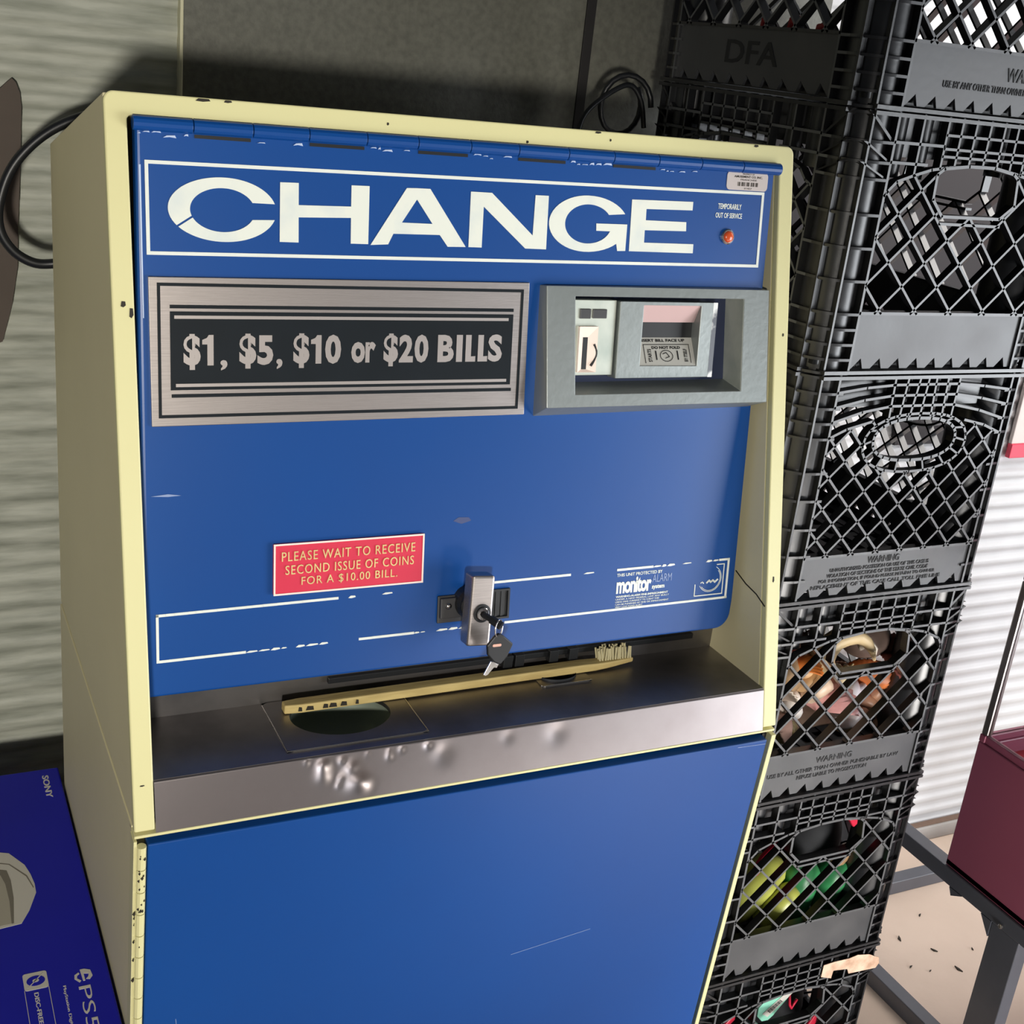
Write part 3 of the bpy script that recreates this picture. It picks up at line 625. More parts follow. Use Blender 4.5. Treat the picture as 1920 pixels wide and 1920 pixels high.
# ---------------------------------------------------------------- milk crates
X1, Y1, CW, CD, CP, Z0 = 1.1185, .2201, .5253, .61, .42394, .9376
def interp(pts, x):
    for (a, b), (c, d) in zip(pts, pts[1:]):
        if a <= x <= c: return b+(d-b)*(x-a)/(c-a)
    return pts[0][1] if x < pts[0][0] else pts[-1][1]
def inside(poly, x, y):
    r = False; n = len(poly)
    for i in range(n):
        (a, b), (c, d) = poly[i], poly[(i+1) % n]
        if (b > y) != (d > y) and x < (c-a)*(y-b)/(d-b)+a: r = not r
    return r
RW, RD = .0046, .016
def face(mb, P, w, kind):
    """one lattice wall; P(s, t, n) with s along, t downwards, n outwards, all in cabinet widths"""
    fx = lambda a: a*w; ft = lambda a: a*CP
    s0, s1 = (.0815, w-.0685) if kind == 'A' else (.069, w-.055)
    B = lambda a, b, ww=RW, n0=-RD, n1=0.: mb.bar(P, a, b, ww, n0, n1)
    mb.pbox(P, .03, w-.03, 0, .006, -.03, .003)                           # rim
    mb.pbox(P, .03, w-.03, CP-.009, CP-.003, -.03, .002)
    B((s0, 0), (s0, CP-.004)); B((s1, 0), (s1, CP-.004)); B((.034, 0), (.034, CP-.004), .004, -.014, -.004); B((w-.034, 0), (w-.034, CP-.004), .004, -.014, -.004)
    if kind == 'A':
        tops = [(.155, .30), (.166, .283), (.195, .245), (.255, .219), (.324, .193), (.389, .18), (.474, .17), (.52, .168), (.584, .168), (.691, .187), (.767, .208), (.849, .253), (.865, .285), (.872, .31)]
        tops = [(fx(a), ft(b)) for a, b in tops]; tops[0] = (s0, tops[0][1]); tops[-1] = (s1, tops[-1][1])
        mb.curve(P, tops, RW, -RD, 0)
        hole = [(fx(a), ft(b)) for a, b in ((.350, .208), (.375, .185), (.474, .170), (.584, .169), (.670, .186), (.693, .205), (.704, .309), (.651, .362), (.404, .364), (.353, .302))]
        mb.curve(P, hole+[hole[0]], RW*1.1, -RD, .001)
        mb.bar(P, (fx(.40), ft(.392)), (fx(.66), ft(.392)), RW, -RD, 0)
        for a in (.255, .355, .412, .47, .53, .59, .648, .70, .785): B((fx(a), 0), (fx(a), interp(tops, fx(a))), RW*.9)
        for b in (.063, .113, .141): B((fx(.355), ft(b)), (fx(.70), ft(b)), RW*.9)
        for b in (.104, .177):
            B((s0, ft(b)), (fx(.355 if b < .15 else .30), ft(b))); B((fx(.70), ft(b)), (s1, ft(b)))
        for a, b in ((s0+.004, fx(.25)), (fx(.26), fx(.35)), (fx(.705), fx(.78)), (fx(.79), s1-.004)):  # ribbed inner wall
            c = (a+b)/2; rr = (b-a)*.36
            mb.add([P(c+rr*math.cos(math.pi*i/8), t_, -.030+rr*.8*math.sin(math.pi*i/8)) for t_ in (0, ft(.235)) for i in range(9)], [(i, i+1, 10+i, 9+i) for i in range(8)])
        mb.pbox(P, s0, s1, 0, ft(.16), -.034, -.030)
        pt, sp, c1, c2 = .748, .0782, .0434, .5077
        fins = (.104, .177, .239, .37, .495, .621, .749, .81, .87, .93)
    else:
        tops = [(.13, .258), (.305, .192), (.38, .186), (.625, .188), (.72, .20), (.895, .265)]
        tops = [(fx(a), ft(b)) for a, b in tops]; tops[0] = (s0, tops[0][1]); tops[-1] = (s1, tops[-1][1])
        for b0, b1, b2 in ((.069, .040, .07), (.131, .085, .135), (.193, .130, .2)):
            mb.curve(P, [(s0, ft(b0)), (fx(.25), ft(b0+(b1-b0)*.65)), (fx(.37), ft(b1))], RW, -RD, 0)
            mb.curve(P, [(fx(.645), ft(b1)), (fx(.77), ft(b1+(b2-b1)*.4)), (s1, ft(b2))], RW, -RD, 0)
            B((fx(.36), ft(b1)), (fx(.65), ft(b1)))
        mb.curve(P, [(s0, ft(.258)), (fx(.2), ft(.222)), (fx(.305), ft(.192))], RW, -RD, 0); mb.curve(P, [(fx(.715), ft(.2)), (fx(.81), ft(.225)), (s1, ft(.265))], RW, -RD, 0)
        for a, b in ((.365, .37), (.421, .414), (.473, .458), (.511, .503), (.544, .552), (.596, .602), (.65, .645)): B((fx(a), ft(.01)), (fx(b), ft(.182)), RW*.9)
        oin = [(fx(.503+.182*math.copysign(abs(math.cos(t_))**.8, math.cos(t_))), ft(.276+.092*math.copysign(abs(math.sin(t_))**.9, math.sin(t_)))) for t_ in [2*math.pi*i/28 for i in range(28)]]
        oou = [(fx(.51+.228*math.copysign(abs(math.cos(t_))**.85, math.cos(t_))), ft(.292+.128*math.copysign(abs(math.sin(t_))**.9, math.sin(t_)))) for t_ in [2*math.pi*i/28 for i in range(28)]]
        mb.curve(P, oin+[oin[0]], RW*1.2, -RD, .001); mb.curve(P, oou+[oou[0]], RW, -RD, 0)
        for i in list(range(0, 28, 2)): B(oin[i], oou[i], RW*.8)
        hole = oou
        mb.pbox(P, s0, fx(.36), 0, ft(.15), -.034, -.030); mb.pbox(P, fx(.65), s1, 0, ft(.15), -.034, -.030); mb.pbox(P, fx(.36), fx(.65), 0, ft(.16), -.034, -.030)
        pt, sp, c1, c2 = .785, .0578, .02, .50
        fins = (.069, .131, .193, .258, .404, .524, .65, .771, .884)
    # diagonal lattice
    tb = ft(pt)
    for sgn, c in ((1, c1), (-1, c2)):
        for k in range(-14, 15):
            cc = c+k*sp*(1 if w < .56 else 1.0)
            run = None; N = 240
            for i in range(N+1):
                t_ = tb*i/N; s_ = cc+sgn*t_
                ok = s0 <= s_ <= s1 and t_ >= interp(tops, s_) and not inside(hole, s_, t_)
                if ok and run is None: run = (s_, t_)
                if (not ok or i == N) and run is not None:
                    last = (s_-sgn*tb/N*(0 if ok else 1), t_-tb/N*(0 if ok else 1))
                    if last[1]-run[1] > .008: B(run, last, RW*.92)
                    run = None
    B((s0, tb), (s1, tb), RW*1.1)
    return s0, s1, tb, fins
def crate_mesh(kind):
    mb = MB(); zt = CP
    Ff = lambda s, t, n=0.: Vector((s, -n, zt-t)); Fl = lambda s, t, n=0.: Vector((-n, s, zt-t))
    Fr = lambda s, t, n=0.: Vector((CW+n, s, zt-t)); Fb = lambda s, t, n=0.: Vector((s, CD+n, zt-t))
    for P, w in ((Ff, CW), (Fl, CD), (Fr, CD), (Fb, CW)): s0, s1, tb, fins = face(mb, P, w, kind)
    for cx, cy, sx, sy in ((0, 0, 1, 1), (CW, 0, -1, 1), (0, CD, 1, -1), (CW, CD, -1, -1)):       # corner posts with fins
        mb.lathe((cx+sx*.060, cy+sy*.060, .003), (0, 0, 1), [(.049, 0), (.049, CP-.006)], 40)
        e = .0815 if cx == 0 else .0685
        L = [(.001, .058), (.004, .038), (.011, .024), (.024, .011), (.038, .004), (.058, .001), (e, 0), (e, .03), (.035, .035), (.03, e), (0, e)]
        for b in (0.004,)+fins+(.985,):
            z = CP-b*CP
            mb.prism([(cx+sx*a, cy+sy*c, z) for a, c in L], (0, 0, -.0045))
        if kind == 'A':
            for b0, b1 in ((.0, .104), (.11, .177), (.183, .239)):
                for P_, ww in ((lambda a, z: (cx+sx*a, cy, z), 1),):
                    mb.prism([(cx+sx*.022, cy+sy*.004, CP-b0*CP), (cx+sx*.029, cy+sy*.004, CP-b0*CP), (cx+sx*(e+.002), cy+sy*.004, CP-b1*CP), (cx+sx*(e-.005), cy+sy*.004, CP-b1*CP)], (0, sy*.02, 0))
                mb.prism([(cx+sx*.004, cy+sy*.022, CP-b0*CP), (cx+sx*.004, cy+sy*.029, CP-b0*CP), (cx+sx*.004, cy+sy*(e+.002), CP-b1*CP), (cx+sx*.004, cy+sy*(e-.005), CP-b1*CP)], (sx*.02, 0, 0))
    for i in range(12):                                                    # slatted bottom
        x = .03+(CW-.06)*i/11; mb.box(x-.009, x+.009, .02, CD-.02, .016, .026)
    for i in range(12):
        y = .03+(CD-.06)*i/11; mb.box(.02, CW-.02, y-.009, y+.009, .016, .024)
    mb.box(.03, CW-.03, .03, CD-.03, .010, .016)
    return mb
def plate_mesh(w, kind, side):
    """solid label plate with a notched lower edge"""
    mb = MB(); zt = CP
    P = {'front': lambda s, t, n=0.: Vector((s, -n, zt-t)), 'left': lambda s, t, n=0.: Vector((-n, s, zt-t)),
         'back': lambda s, t, n=0.: Vector((s, CD+n, zt-t)), 'right': lambda s, t, n=0.: Vector((CW+n, s, zt-t))}[side]
    s0, s1 = (.084, w-.071) if kind == 'A' else (.0715, w-.0575)
    t0, t1 = (.753*CP if kind == 'A' else .79*CP), .972*CP
    poly = [(s0, t0), (s1, t0), (s1, t1)]; n = 9; pit_ = (s1-s0)/n
    for i in range(n-1, -1, -1):
        a = s0+i*pit_; poly += [(a+pit_*.72, t1), (a+pit_*.55, t1-.018), (a+pit_*.12, t1)]
    poly.append((s0, t1))
    mb.ppoly(P, poly, -.010, -.004)
    return mb, P, s0, s1, t0, t1
protos = {}
def make_crate(kind, z, label, writing=None):
    first = kind not in protos
    root = thing('milk_crate', label, 'crate', (X1, Y1, z), 'black milk crates in the stack')
    if first:
        def b(mb, name, m, bev=0):
            mb.v = [(p[0]+X1, p[1]+Y1, p[2]+z) for p in mb.v]; o = mb.build(name, m, root, bevel=bev, smooth=True); o.data.set_sharp_from_angle(angle=math.radians(32)); o.data.materials.append(M['litrib'])
            lo_, hi_ = W2M((X1, Y1, 0))-root.location, W2M((X1+CW, Y1+CD, 0))-root.location
            for f_ in o.data.polygons:                                     # outer rib edges: their sheen put in as a paler grey
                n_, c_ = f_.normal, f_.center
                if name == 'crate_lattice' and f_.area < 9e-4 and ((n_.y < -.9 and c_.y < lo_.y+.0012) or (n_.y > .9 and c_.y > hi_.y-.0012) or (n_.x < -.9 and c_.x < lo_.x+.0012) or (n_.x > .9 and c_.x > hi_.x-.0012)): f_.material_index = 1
            return o
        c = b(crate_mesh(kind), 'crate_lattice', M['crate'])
        f1 = b(plate_mesh(CW, kind, 'front')[0], 'label_plate', M['plate']); f2 = b(plate_mesh(CD, kind, 'left')[0], 'label_plate', M['plate'])
        f3 = b(plate_mesh(CW, kind, 'back')[0], 'label_plate', M['plate']); f4 = b(plate_mesh(CD, kind, 'right')[0], 'label_plate', M['plate'])
        protos[kind] = (c, f1, f2, f3, f4)
    else:
        for o in protos[kind]:
            d = o.copy(); scene.collection.objects.link(d); d.parent = root
    for side, lines in (writing or {}).items():
        w = CW if side == 'front' else CD
        _, P, s0, s1, t0, t1 = plate_mesh(w, kind, side)
        Q = (lambda x, v, n=0.: P(x, -v, n)+Vector((X1, Y1, z))) if side == 'front' else (lambda x, v, n=0.: P(CD-x, -v, n)+Vector((X1, Y1, z)))
        mb = MB()
        for s_, a, bb, ta, tc_ in lines:
            text_into(mb, s_, Q, a*w, bb*w, -tc_*CP, -ta*CP, -.0042, -.0028, bold=.01)
        mb.build('embossed_lettering', M['emboss'], root)
    return root
G_ = .0
crates = []
cl = ['topmost black milk crate, cut off by the top of the photo', 'second black milk crate from the top, with a six-sided hand hole and plain plate', 'third black milk crate from the top, with a round-ended oval hand hole', 'fourth black milk crate from the top, filled with seashells', 'fifth black milk crate from the top, holding lime and green plastic things', 'lowest black milk crate in view, with a torn paper strip on its rim']
wr = {0: {'left': [('DFA', .37, .62, .80, .89)], 'front': [('WARNING', .55, .76, .80, .85), ('USE BY ANY OTHER THAN OWNER PUNISHABLE BY LAW', .3, .86, .87, .895)]},
      2: {'front': [('WARNING', .42, .565, .805, .835), ('UNAUTHORIZED POSSESSION OR USE OF THIS CASE IS', .26, .71, .845, .862), ('VIOLATION OF SECTIONS OF THE STATE CIVIL CODE', .25, .71, .870, .887), ('FOR INFORMATION, IF FOUND PLEASE RETURN TO OWNER', .22, .75, .895, .912), ('REPLACEMENT OF THIS CASE CALL TOLL FREE LINE', .19, .78, .920, .937)]},
      3: {'front': [('WARNING', .385, .555, .795, .825), ('USE BY ALL OTHER THAN OWNER PUNISHABLE BY LAW', .17, .79, .845, .865), ('REFUSE LIABLE TO PROSECUTION', .31, .64, .878, .898)]}}
for i in range(6):
    crates.append(make_crate('B' if i == 2 else 'A', Z0-(i-1)*CP-CP, cl[i], wr.get(i)))
# torn strip of paper on the rim of the lowest crate
tp = [(1.4618, -.8075), (1.4623, -.7768), (1.4903, -.7752), (1.5323, -.7772), (1.554, -.7737), (1.5886, -.7813), (1.6041, -.7901), (1.6192, -.7972), (1.6238, -.8142), (1.6167, -.8249), (1.5399, -.8197), (1.533, -.8053), (1.493, -.7991), (1.4915, -.8188)]
MB().prism([(x, Y1-.0028, z) for x, z in tp], (0, -.0012, 0)).build('torn_label', M['torn'], crates[5], label='torn strip of pale paper label')

# ---- things inside the crates
def shell_conch(c, L, col, ang, til):
    """spiral sea snail"""
    mb = MB(); n = 64; pts = []; c = Vector(c); R = Matrix.Rotation(ang, 3, 'Z') @ Matrix.Rotation(til, 3, 'X')
    path = []; rad = []
    for i in range(n):
        f = i/(n-1); th = f*math.pi*2*3.2; r = L*.30*(f**1.7)
        path.append(c+R@Vector((r*math.cos(th), r*math.sin(th), L*.5-L*.78*f**1.25))); rad.append(L*(.02+.27*f**1.6))
    return mb.tube(path, lambda f: rad[min(n-1, int(round(f*(n-1))))], 12)
def shell_clam(c, L, col, ang, til):
    mb = MB(); c = Vector(c); R = Matrix.Rotation(ang, 3, 'Z') @ Matrix.Rotation(til, 3, 'X'); pts = []; F = []; nr, na = 9, 33
    for j in range(nr):
        f = j/(nr-1)
        for i in range(na):
            a = math.radians(-75+150*i/(na-1)); rr = L*.9*f*(1+.03*math.cos(i*math.pi))
            h = L*.38*math.sin(math.pi*min(1, .12+.88*f))*math.cos(a*.8)+L*.02*math.cos(i*math.pi)*f
            pts.append(c+R@Vector((rr*math.sin(a), rr*math.cos(a)-L*.45, h)))
    k = len(pts)
    pts2 = [p-R@Vector((0, 0, L*.06)) for p in pts]
    F = [(j*na+i, j*na+i+1, (j+1)*na+i+1, (j+1)*na+i) for j in range(nr-1) for i in range(na-1)]
    F += [tuple(k+q for q in reversed(f)) for f in F]
    bd = [j*na for j in range(nr)]+[(nr-1)*na+i for i in range(1, na)]+[j*na+na-1 for j in range(nr-2, -1, -1)]
    F += [(bd[i], bd[i+1], k+bd[i+1], k+bd[i]) for i in range(len(bd)-1)]
    return mb.add(pts+pts2, F)
shell_data = [((1.2737, -.0565), .060, (120, 62, 52), 'dark red spiral seashell high on the left of the shell crate'), ((1.3068, -.082), .050, (236, 126, 52), 'bright orange spiral seashell at the upper left of the shell crate'), ((1.3330, -.112), .075, (186, 150, 108), 'tan spiral seashell under the hand hole of the shell crate'),
 ((1.2742, -.1174), .080, (170, 138, 102), 'brown-tan seashell at the left edge of the shell crate'), ((1.259, -.142), .050, (232, 208, 190), 'pinkish white seashell at the far left of the shell crate'), ((1.360, -.1400), .075, (220, 186, 160), 'cream pink seashell in the middle left of the shell crate'),
 ((1.3107, -.1764), .075, (238, 226, 214), 'long white seashell low on the left of the shell crate'), ((1.3953, -.1678), .080, (226, 160, 156), 'pink lipped seashell in the middle of the shell crate'), ((1.4299, -.1346), .070, (214, 194, 152), 'cream barnacled shell just below the hand hole of the shell crate'),
 ((1.4743, -.1749), .075, (212, 204, 214), 'lilac white seashell right of centre in the shell crate'), ((1.5166, -.14), .065, (222, 122, 66), 'orange ribbed seashell right of centre in the shell crate'), ((1.5193, -.2139), .080, (178, 132, 104), 'brown seashell low on the right of the shell crate'),
 ((1.4425, -.2104), .065, (226, 208, 204), 'smooth white seashell low in the middle of the shell crate'), ((1.36, -.214), .075, (228, 200, 184), 'white and pink seashell low left of centre in the shell crate'), ((1.4812, -.2420), .055, (196, 172, 132), 'tan seashell on the bottom of the shell crate, centre right'),
 ((1.563, -.1723), .065, (186, 112, 74), 'orange brown seashell on the right of the shell crate'), ((1.5613, -.0862), .060, (196, 118, 104), 'pinkish red seashell high on the right of the shell crate'), ((1.5903, -.1435), .055, (176, 132, 92), 'tan brown seashell near the right wall of the shell crate'),
 ((1.6005, -.215), .060, (158, 156, 146), 'grey green seashell near the right corner of the shell crate'), ((1.2862, -.214), .055, (198, 162, 148), 'dull pink seashell low at the left of the shell crate'), ((1.5662, -.2475), .050, (206, 170, 146), 'pale peach seashell on the bottom of the shell crate, right'),
 ((1.3178, -.2420), .055, (196, 184, 132), 'yellowish seashell on the bottom of the shell crate, left'), ((1.5482, -.1180), .060, (160, 92, 82), 'red brown seashell behind the right side of the shell crate lattice')]
for i, ((x, z), L, col, lab) in enumerate(shell_data):
    m_ = mat('shell_%d' % i, rgb(*col), .4, noise=(22, .6, rgb(*[min(255, int(c*1.18)+12) for c in col]), .4, .6))
    y = Y1+.050+L*.57+random.uniform(0, .015)
    fn = shell_conch if i % 3 != 1 else shell_clam
    o = fn((x, y, z), L*1.12, col, random.uniform(0, 6.3), random.uniform(.6, 2.2)).build('seashell', m_, smooth=True)
    tag(o, lab, 'seashell', 'seashells in the fourth crate')
mb = MB()
for i in range(70):
    L = random.uniform(.05, .075); c = (random.uniform(X1+.08, X1+CW-.08), random.uniform(Y1+.16, Y1+CD-.07), random.uniform(Z0-3*CP+.06, Z0-2*CP-.20))
    sub = (shell_conch if i % 2 else shell_clam)(c, L, None, random.uniform(0, 6.3), random.uniform(.3, 2.4)); mb.add(sub.v, sub.f)
o = mb.build('seashell_pile', mat('mixed_shells', rgb(206, 176, 140), .45, noise=(9, .9, rgb(150, 104, 84), .4, .6)), smooth=True); tag(o, 'heap of mixed seashells filling the back of the fourth crate', 'seashells', kind='stuff')
# curved horn and brown sack in the hand hole
hornp = [(1.356, .30, -.094), (1.352, .30, -.075), (1.357, .295, -.05), (1.372, .29, -.032), (1.395, .285, -.026), (1.418, .28, -.027), (1.436, .275, -.038), (1.449, .27, -.055), (1.459, .268, -.077)]
o = MB().tube(hornp, lambda f: .026*(1-f)**.8+.003, 14).build('curved_horn', mat('horn', rgb(214, 190, 146), .4, noise=(14, .6, rgb(186, 158, 112))), smooth=True)
tag(o, 'cream curved horn showing through the hand hole of the shell crate', 'horn')
o = MB().tube([(1.444, .30, -.062), (1.468, .295, -.053), (1.478, .29, -.066), (1.482, .29, -.084)], lambda f: .0065*(1-f)**.5+.0015, 10).build('claw', mat('claw_white', rgb(224, 214, 200), .4), smooth=True)
tag(o, 'small white claw beside the curved horn in the shell crate', 'claw')
mb = MB()
mb.ellipsoid((1.512, .36, -.075), .055, .05, .045, 24, 14)
o = mb.build('brown_bag', mat('brown_bag', rgb(112, 92, 82), .7, noise=(18, .7, rgb(82, 66, 60)), bump=(12, 1.0)), smooth=True); tag(o, 'crumpled brown bag behind the horn in the shell crate', 'bag')
# fifth crate
lime = mat('lime_plastic', rgb(178, 186, 78), .35, noise=(10, .5, rgb(210, 206, 120))); green = mat('green_plastic', rgb(62, 150, 92), .35, noise=(30, .4, rgb(40, 118, 70)))
def bottle(a, b, r, m_, name, lab, cat, neck=True):
    a, b = Vector(a), Vector(b); ax = (b-a); L = ax.length
    pr = [(r*.6, 0), (r*.95, L*.03), (r, L*.08), (r, L*.62), (r*.9, L*.70), (r*.45, L*.82), (r*.36, L*.86), (r*.36, L)] if neck else [(r*.4, 0), (r*.85, L*.05), (r, L*.15), (r*1.05, L*.6), (r*.95, L*.85), (r*.6, L*.97), (r*.1, L)]
    o = MB().lathe(a, ax, pr, 28).build(name, m_, smooth=True, bevel=0); return tag(o, lab, cat)
bottle((1.27, .33, -.685), (1.385, .33, -.565), .038, lime, 'plastic_bottle', 'lime plastic bottle leaning at the left of the fifth crate', 'bottle', False)
bottle((1.33, .29, -.700), (1.400, .285, -.610), .028, lime, 'plastic_bottle', 'smaller lime plastic bottle in front of the leaning one', 'bottle', False)
bottle((1.425, .32, -.715), (1.440, .31, -.570), .040, green, 'plastic_cup', 'green plastic cup in the middle of the fifth crate', 'cup', False)
bottle((1.50, .32, -.700), (1.528, .305, -.580), .036, green, 'plastic_cup', 'green plastic cup leaning right of the other green cup', 'cup', False)
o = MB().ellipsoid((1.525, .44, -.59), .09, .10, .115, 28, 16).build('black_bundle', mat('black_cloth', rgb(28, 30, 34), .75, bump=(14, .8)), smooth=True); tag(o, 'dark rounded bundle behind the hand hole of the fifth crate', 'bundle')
redm = mat('red_plastic_toy', rgb(206, 36, 66), .35)
def flake(name, lab, cat, poly, y, m_, th=.012):
    o = MB().prism([(x, y, z) for x, z in poly], (0, th, 0)).build(name, m_, bevel=.003); return tag(o, lab, cat)
flake('red_wrapper', 'pointed red wrapper at the left of the fifth crate', 'wrapper', [(1.262, -.522), (1.275, -.495), (1.300, -.470), (1.312, -.468), (1.306, -.490), (1.285, -.520), (1.268, -.540)], Y1+.04, redm)
flake('red_ribbon', 'bit of red ribbon at the top of the fifth crate hand hole', 'ribbon', [(1.495, -.455), (1.520, -.452), (1.522, -.470), (1.512, -.478)], Y1+.05, redm)
o = MB().tube([(1.615, .27, -.475), (1.603, .27, -.49), (1.597, .275, -.505), (1.592, .28, -.52)], lambda f: .010*(1-f*.6), 10).build('orange_ribbon', mat('orange_brown', rgb(170, 104, 70), .5), smooth=True); tag(o, 'orange brown curl at the right of the fifth crate', 'ribbon')
bottle((1.505, .30, -.60), (1.548, .30, -.548), .014, mat('tan_plastic', rgb(186, 150, 110), .4), 'tan_tube', 'short tan tube above the green cups in the fifth crate', 'tube', False)
# lowest crate
th_ = thing('price_tag', 'mint green tag with a white barcode in the lowest crate', 'tag', (1.385, .27, -.955))
tg = [(1.3588, -.9076), (1.372, -.893), (1.395, -.885), (1.435, -.880), (1.448, -.888), (1.4162, -.925), (1.405, -.9400), (1.393, -.9496), (1.376, -.9480), (1.360, -.930)]
MB().prism([(x, .27, z) for x, z in tg], (0, .004, 0)).build('tag_card', mat('mint_card', rgb(140, 212, 186), .5), th_, bevel=.001)
bl = MB().prism([(1.372, .2695, -.926), (1.388, .2695, -.938), (1.447, .2695, -.888), (1.432, .2695, -.8795)], (0, -.0006, 0)).build('barcode_label', M['boxprint'], th_)
mb = MB()
for i in range(16):
    f = .1+.55*i/16; a = Vector((1.378, .2688, -.924)).lerp(Vector((1.432, .2688, -.883)), f); b_ = Vector((1.387, .2688, -.933)).lerp(Vector((1.440, .2688, -.889)), f)
    wv = Vector((.0010 if i % 3 else .0018, 0, .0008)); mb.prism([a, a+wv, b_+wv, b_], (0, -.0004, 0))
mb.build('barcode', M['black'], bl)
o = MB().tube([(1.4592, .29, -.892), (1.459, .29, -.915), (1.461, .285, -.940), (1.468, .285, -.951), (1.478, .29, -.946), (1.484, .29, -.935)], .0032, 8).build('red_hook', redm, smooth=True); tag(o, 'red plastic hook hanging inside the lowest crate', 'hook')
flake('red_wrapper', 'dark red wrapper behind the red hook in the lowest crate', 'wrapper', [(1.45, -.885), (1.485, -.872), (1.50, -.905), (1.488, -.935), (1.468, -.92)], Y1+.10, mat('dark_red', rgb(150, 26, 48), .4))
flake('red_wrapper', 'red wrapper low at the left of the lowest crate', 'wrapper', [(1.262, -.94), (1.285, -.915), (1.300, -.900), (1.300, -.925), (1.282, -.96)], Y1+.05, redm)
flake('red_wrapper', 'bright red wrapper right of the mint tag in the lowest crate', 'wrapper', [(1.515, -1.0), (1.53, -.975), (1.548, -.98), (1.55, -1.01), (1.525, -1.03)], Y1+.05, redm)
flake('tan_card', 'tan card behind the right side of the lowest crate', 'card', [(1.575, -.935), (1.600, -.895), (1.620, -.90), (1.605, -.93), (1.590, -.95)], Y1+.06, mat('tan_card', rgb(176, 142, 106), .6))
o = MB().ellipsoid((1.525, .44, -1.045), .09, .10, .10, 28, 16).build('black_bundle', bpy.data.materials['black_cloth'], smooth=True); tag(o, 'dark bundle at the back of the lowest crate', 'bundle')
# topmost crate
for k, (y, z, lab) in enumerate(((.609, 1.052, 'left bit of red plastic in the topmost crate'), (.529, 1.055, 'middle bit of red plastic in the topmost crate'), (.452, 1.046, 'right bit of red plastic in the topmost crate'))):
    o = MB().tube([(X1+.09, y+.018, z-.012), (X1+.085, y+.008, z+.010), (X1+.085, y-.006, z+.012), (X1+.09, y-.014, z-.010)], .0065, 8).build('red_clip', mat('red_clip_%d' % k, rgb(206, 70, 66), .5), smooth=True); tag(o, lab, 'clip', 'red bits in the topmost crate')
o = MB().tube([(X1+.09, .40, 1.035), (X1+.085, .385, 1.05), (X1+.085, .372, 1.07), (X1+.09, .366, 1.09)], .006, 8).build('white_strap', M['boxprint'], smooth=True); tag(o, 'white strap curving behind the lattice of the topmost crate', 'strap')

# ---------------------------------------------------------------- cables
def smooth_path(pts, n=8):
    P = [Vector(p) for p in pts]; out = []
    for i in range(len(P)-1):
        p0, p1, p2, p3 = P[max(0, i-1)], P[i], P[i+1], P[min(len(P)-1, i+2)]
        for k in range(n):
            t_ = k/n; out.append(.5*((2*p1)+(p2-p0)*t_+(2*p0-5*p1+4*p2-p3)*t_**2+(3*p1-p0-p2*1.0+p3-2*p1)*t_**3) if False else .5*((2*p1)+(p2-p0)*t_+(2*p0-5*p1+4*p2-p3)*t_*t_+(-p0+3*p1-3*p2+p3)*t_**3))
    return out+[P[-1]]
cp = smooth_path([(.16, .76, .815), (.10, .765, .81), (.033, .765, .787), (-.015, .765, .755), (-.052, .765, .71), (-.071, .765, .655), (-.070, .765, .615), (-.052, .765, .585), (-.025, .765, .568), (.003, .765, .566), (.04, .76, .575), (.12, .752, .60)])
o = MB().tube(cp, .0078, 12).build('power_cable', M['rubber'], smooth=True); tag(o, 'thick black cable looping out behind the left side of the machine', 'cable')
lp2 = [(1.055+.050*math.cos(a_*.33), .80+.002*a_, .888+.055*math.sin(a_*.33)) for a_ in range(22)]
mb = MB().tube(lp2, .0055, 8).tube(smooth_path([(1.095, .80, .85), (1.08, .80, .90), (1.05, .80, .925), (1.0, .80, .90), (.96, .80, .86), (.95, .80, .80)]), .005, 8)
o = mb.build('coiled_cable', M['rubber'], smooth=True); tag(o, 'dark coiled cable behind the top right of the machine', 'cable')

# ---------------------------------------------------------------- ragged shadow on the left wall, made as a thin dark sheet
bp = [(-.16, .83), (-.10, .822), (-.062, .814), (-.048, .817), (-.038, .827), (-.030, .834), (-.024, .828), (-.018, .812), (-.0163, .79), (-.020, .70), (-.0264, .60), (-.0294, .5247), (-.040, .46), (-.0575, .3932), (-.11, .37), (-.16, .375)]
o = MB().prism([(x, YW-.012, z) for x, z in bp], (0, .010, 0)).build('wall_shadow', M['board']); tag(o, 'dark ragged shadow on the ribbed wall at the left edge, made as a thin sheet', 'board')

# ---------------------------------------------------------------- console box at lower left
BX0, BX1, BY0, BY1, BZ1, BZ0 = -.645, -.005, .02, .736, -.350, -.605
cbx = thing('console_box', 'dark blue games console box lying flat left of the machine', 'box', ((BX0+BX1)/2, (BY0+BY1)/2, BZ0))
MB().box(BX0, BX1, BY0, BY1, BZ0, BZ1).build('carton_body', M['boxblue'], cbx, bevel=.003)
BT = plane((0, 0, BZ1), (0, -1, 0), (1, 0, 0), (0, 0, 1))      # x = -Y (reading direction), v = X
mb = MB()
text_into(mb, 'SONY', BT, -.7124, -.640, -.0360, -.0250, 0, .0006, bold=.02)
text_into(mb, 'PS5', BT, -.1480, -.0600, -.0505, -.0340, 0, .0006, bold=-.008)
text_into(mb, 'DISC-FREE Console', BT, -.1551, -.040, -.1095, -.1035, 0, .0006, bold=.01)
text_into(mb, 'PlayStation Digital Edition', BT, -.1570, -.03, -.0715, -.0665, 0, .0005)
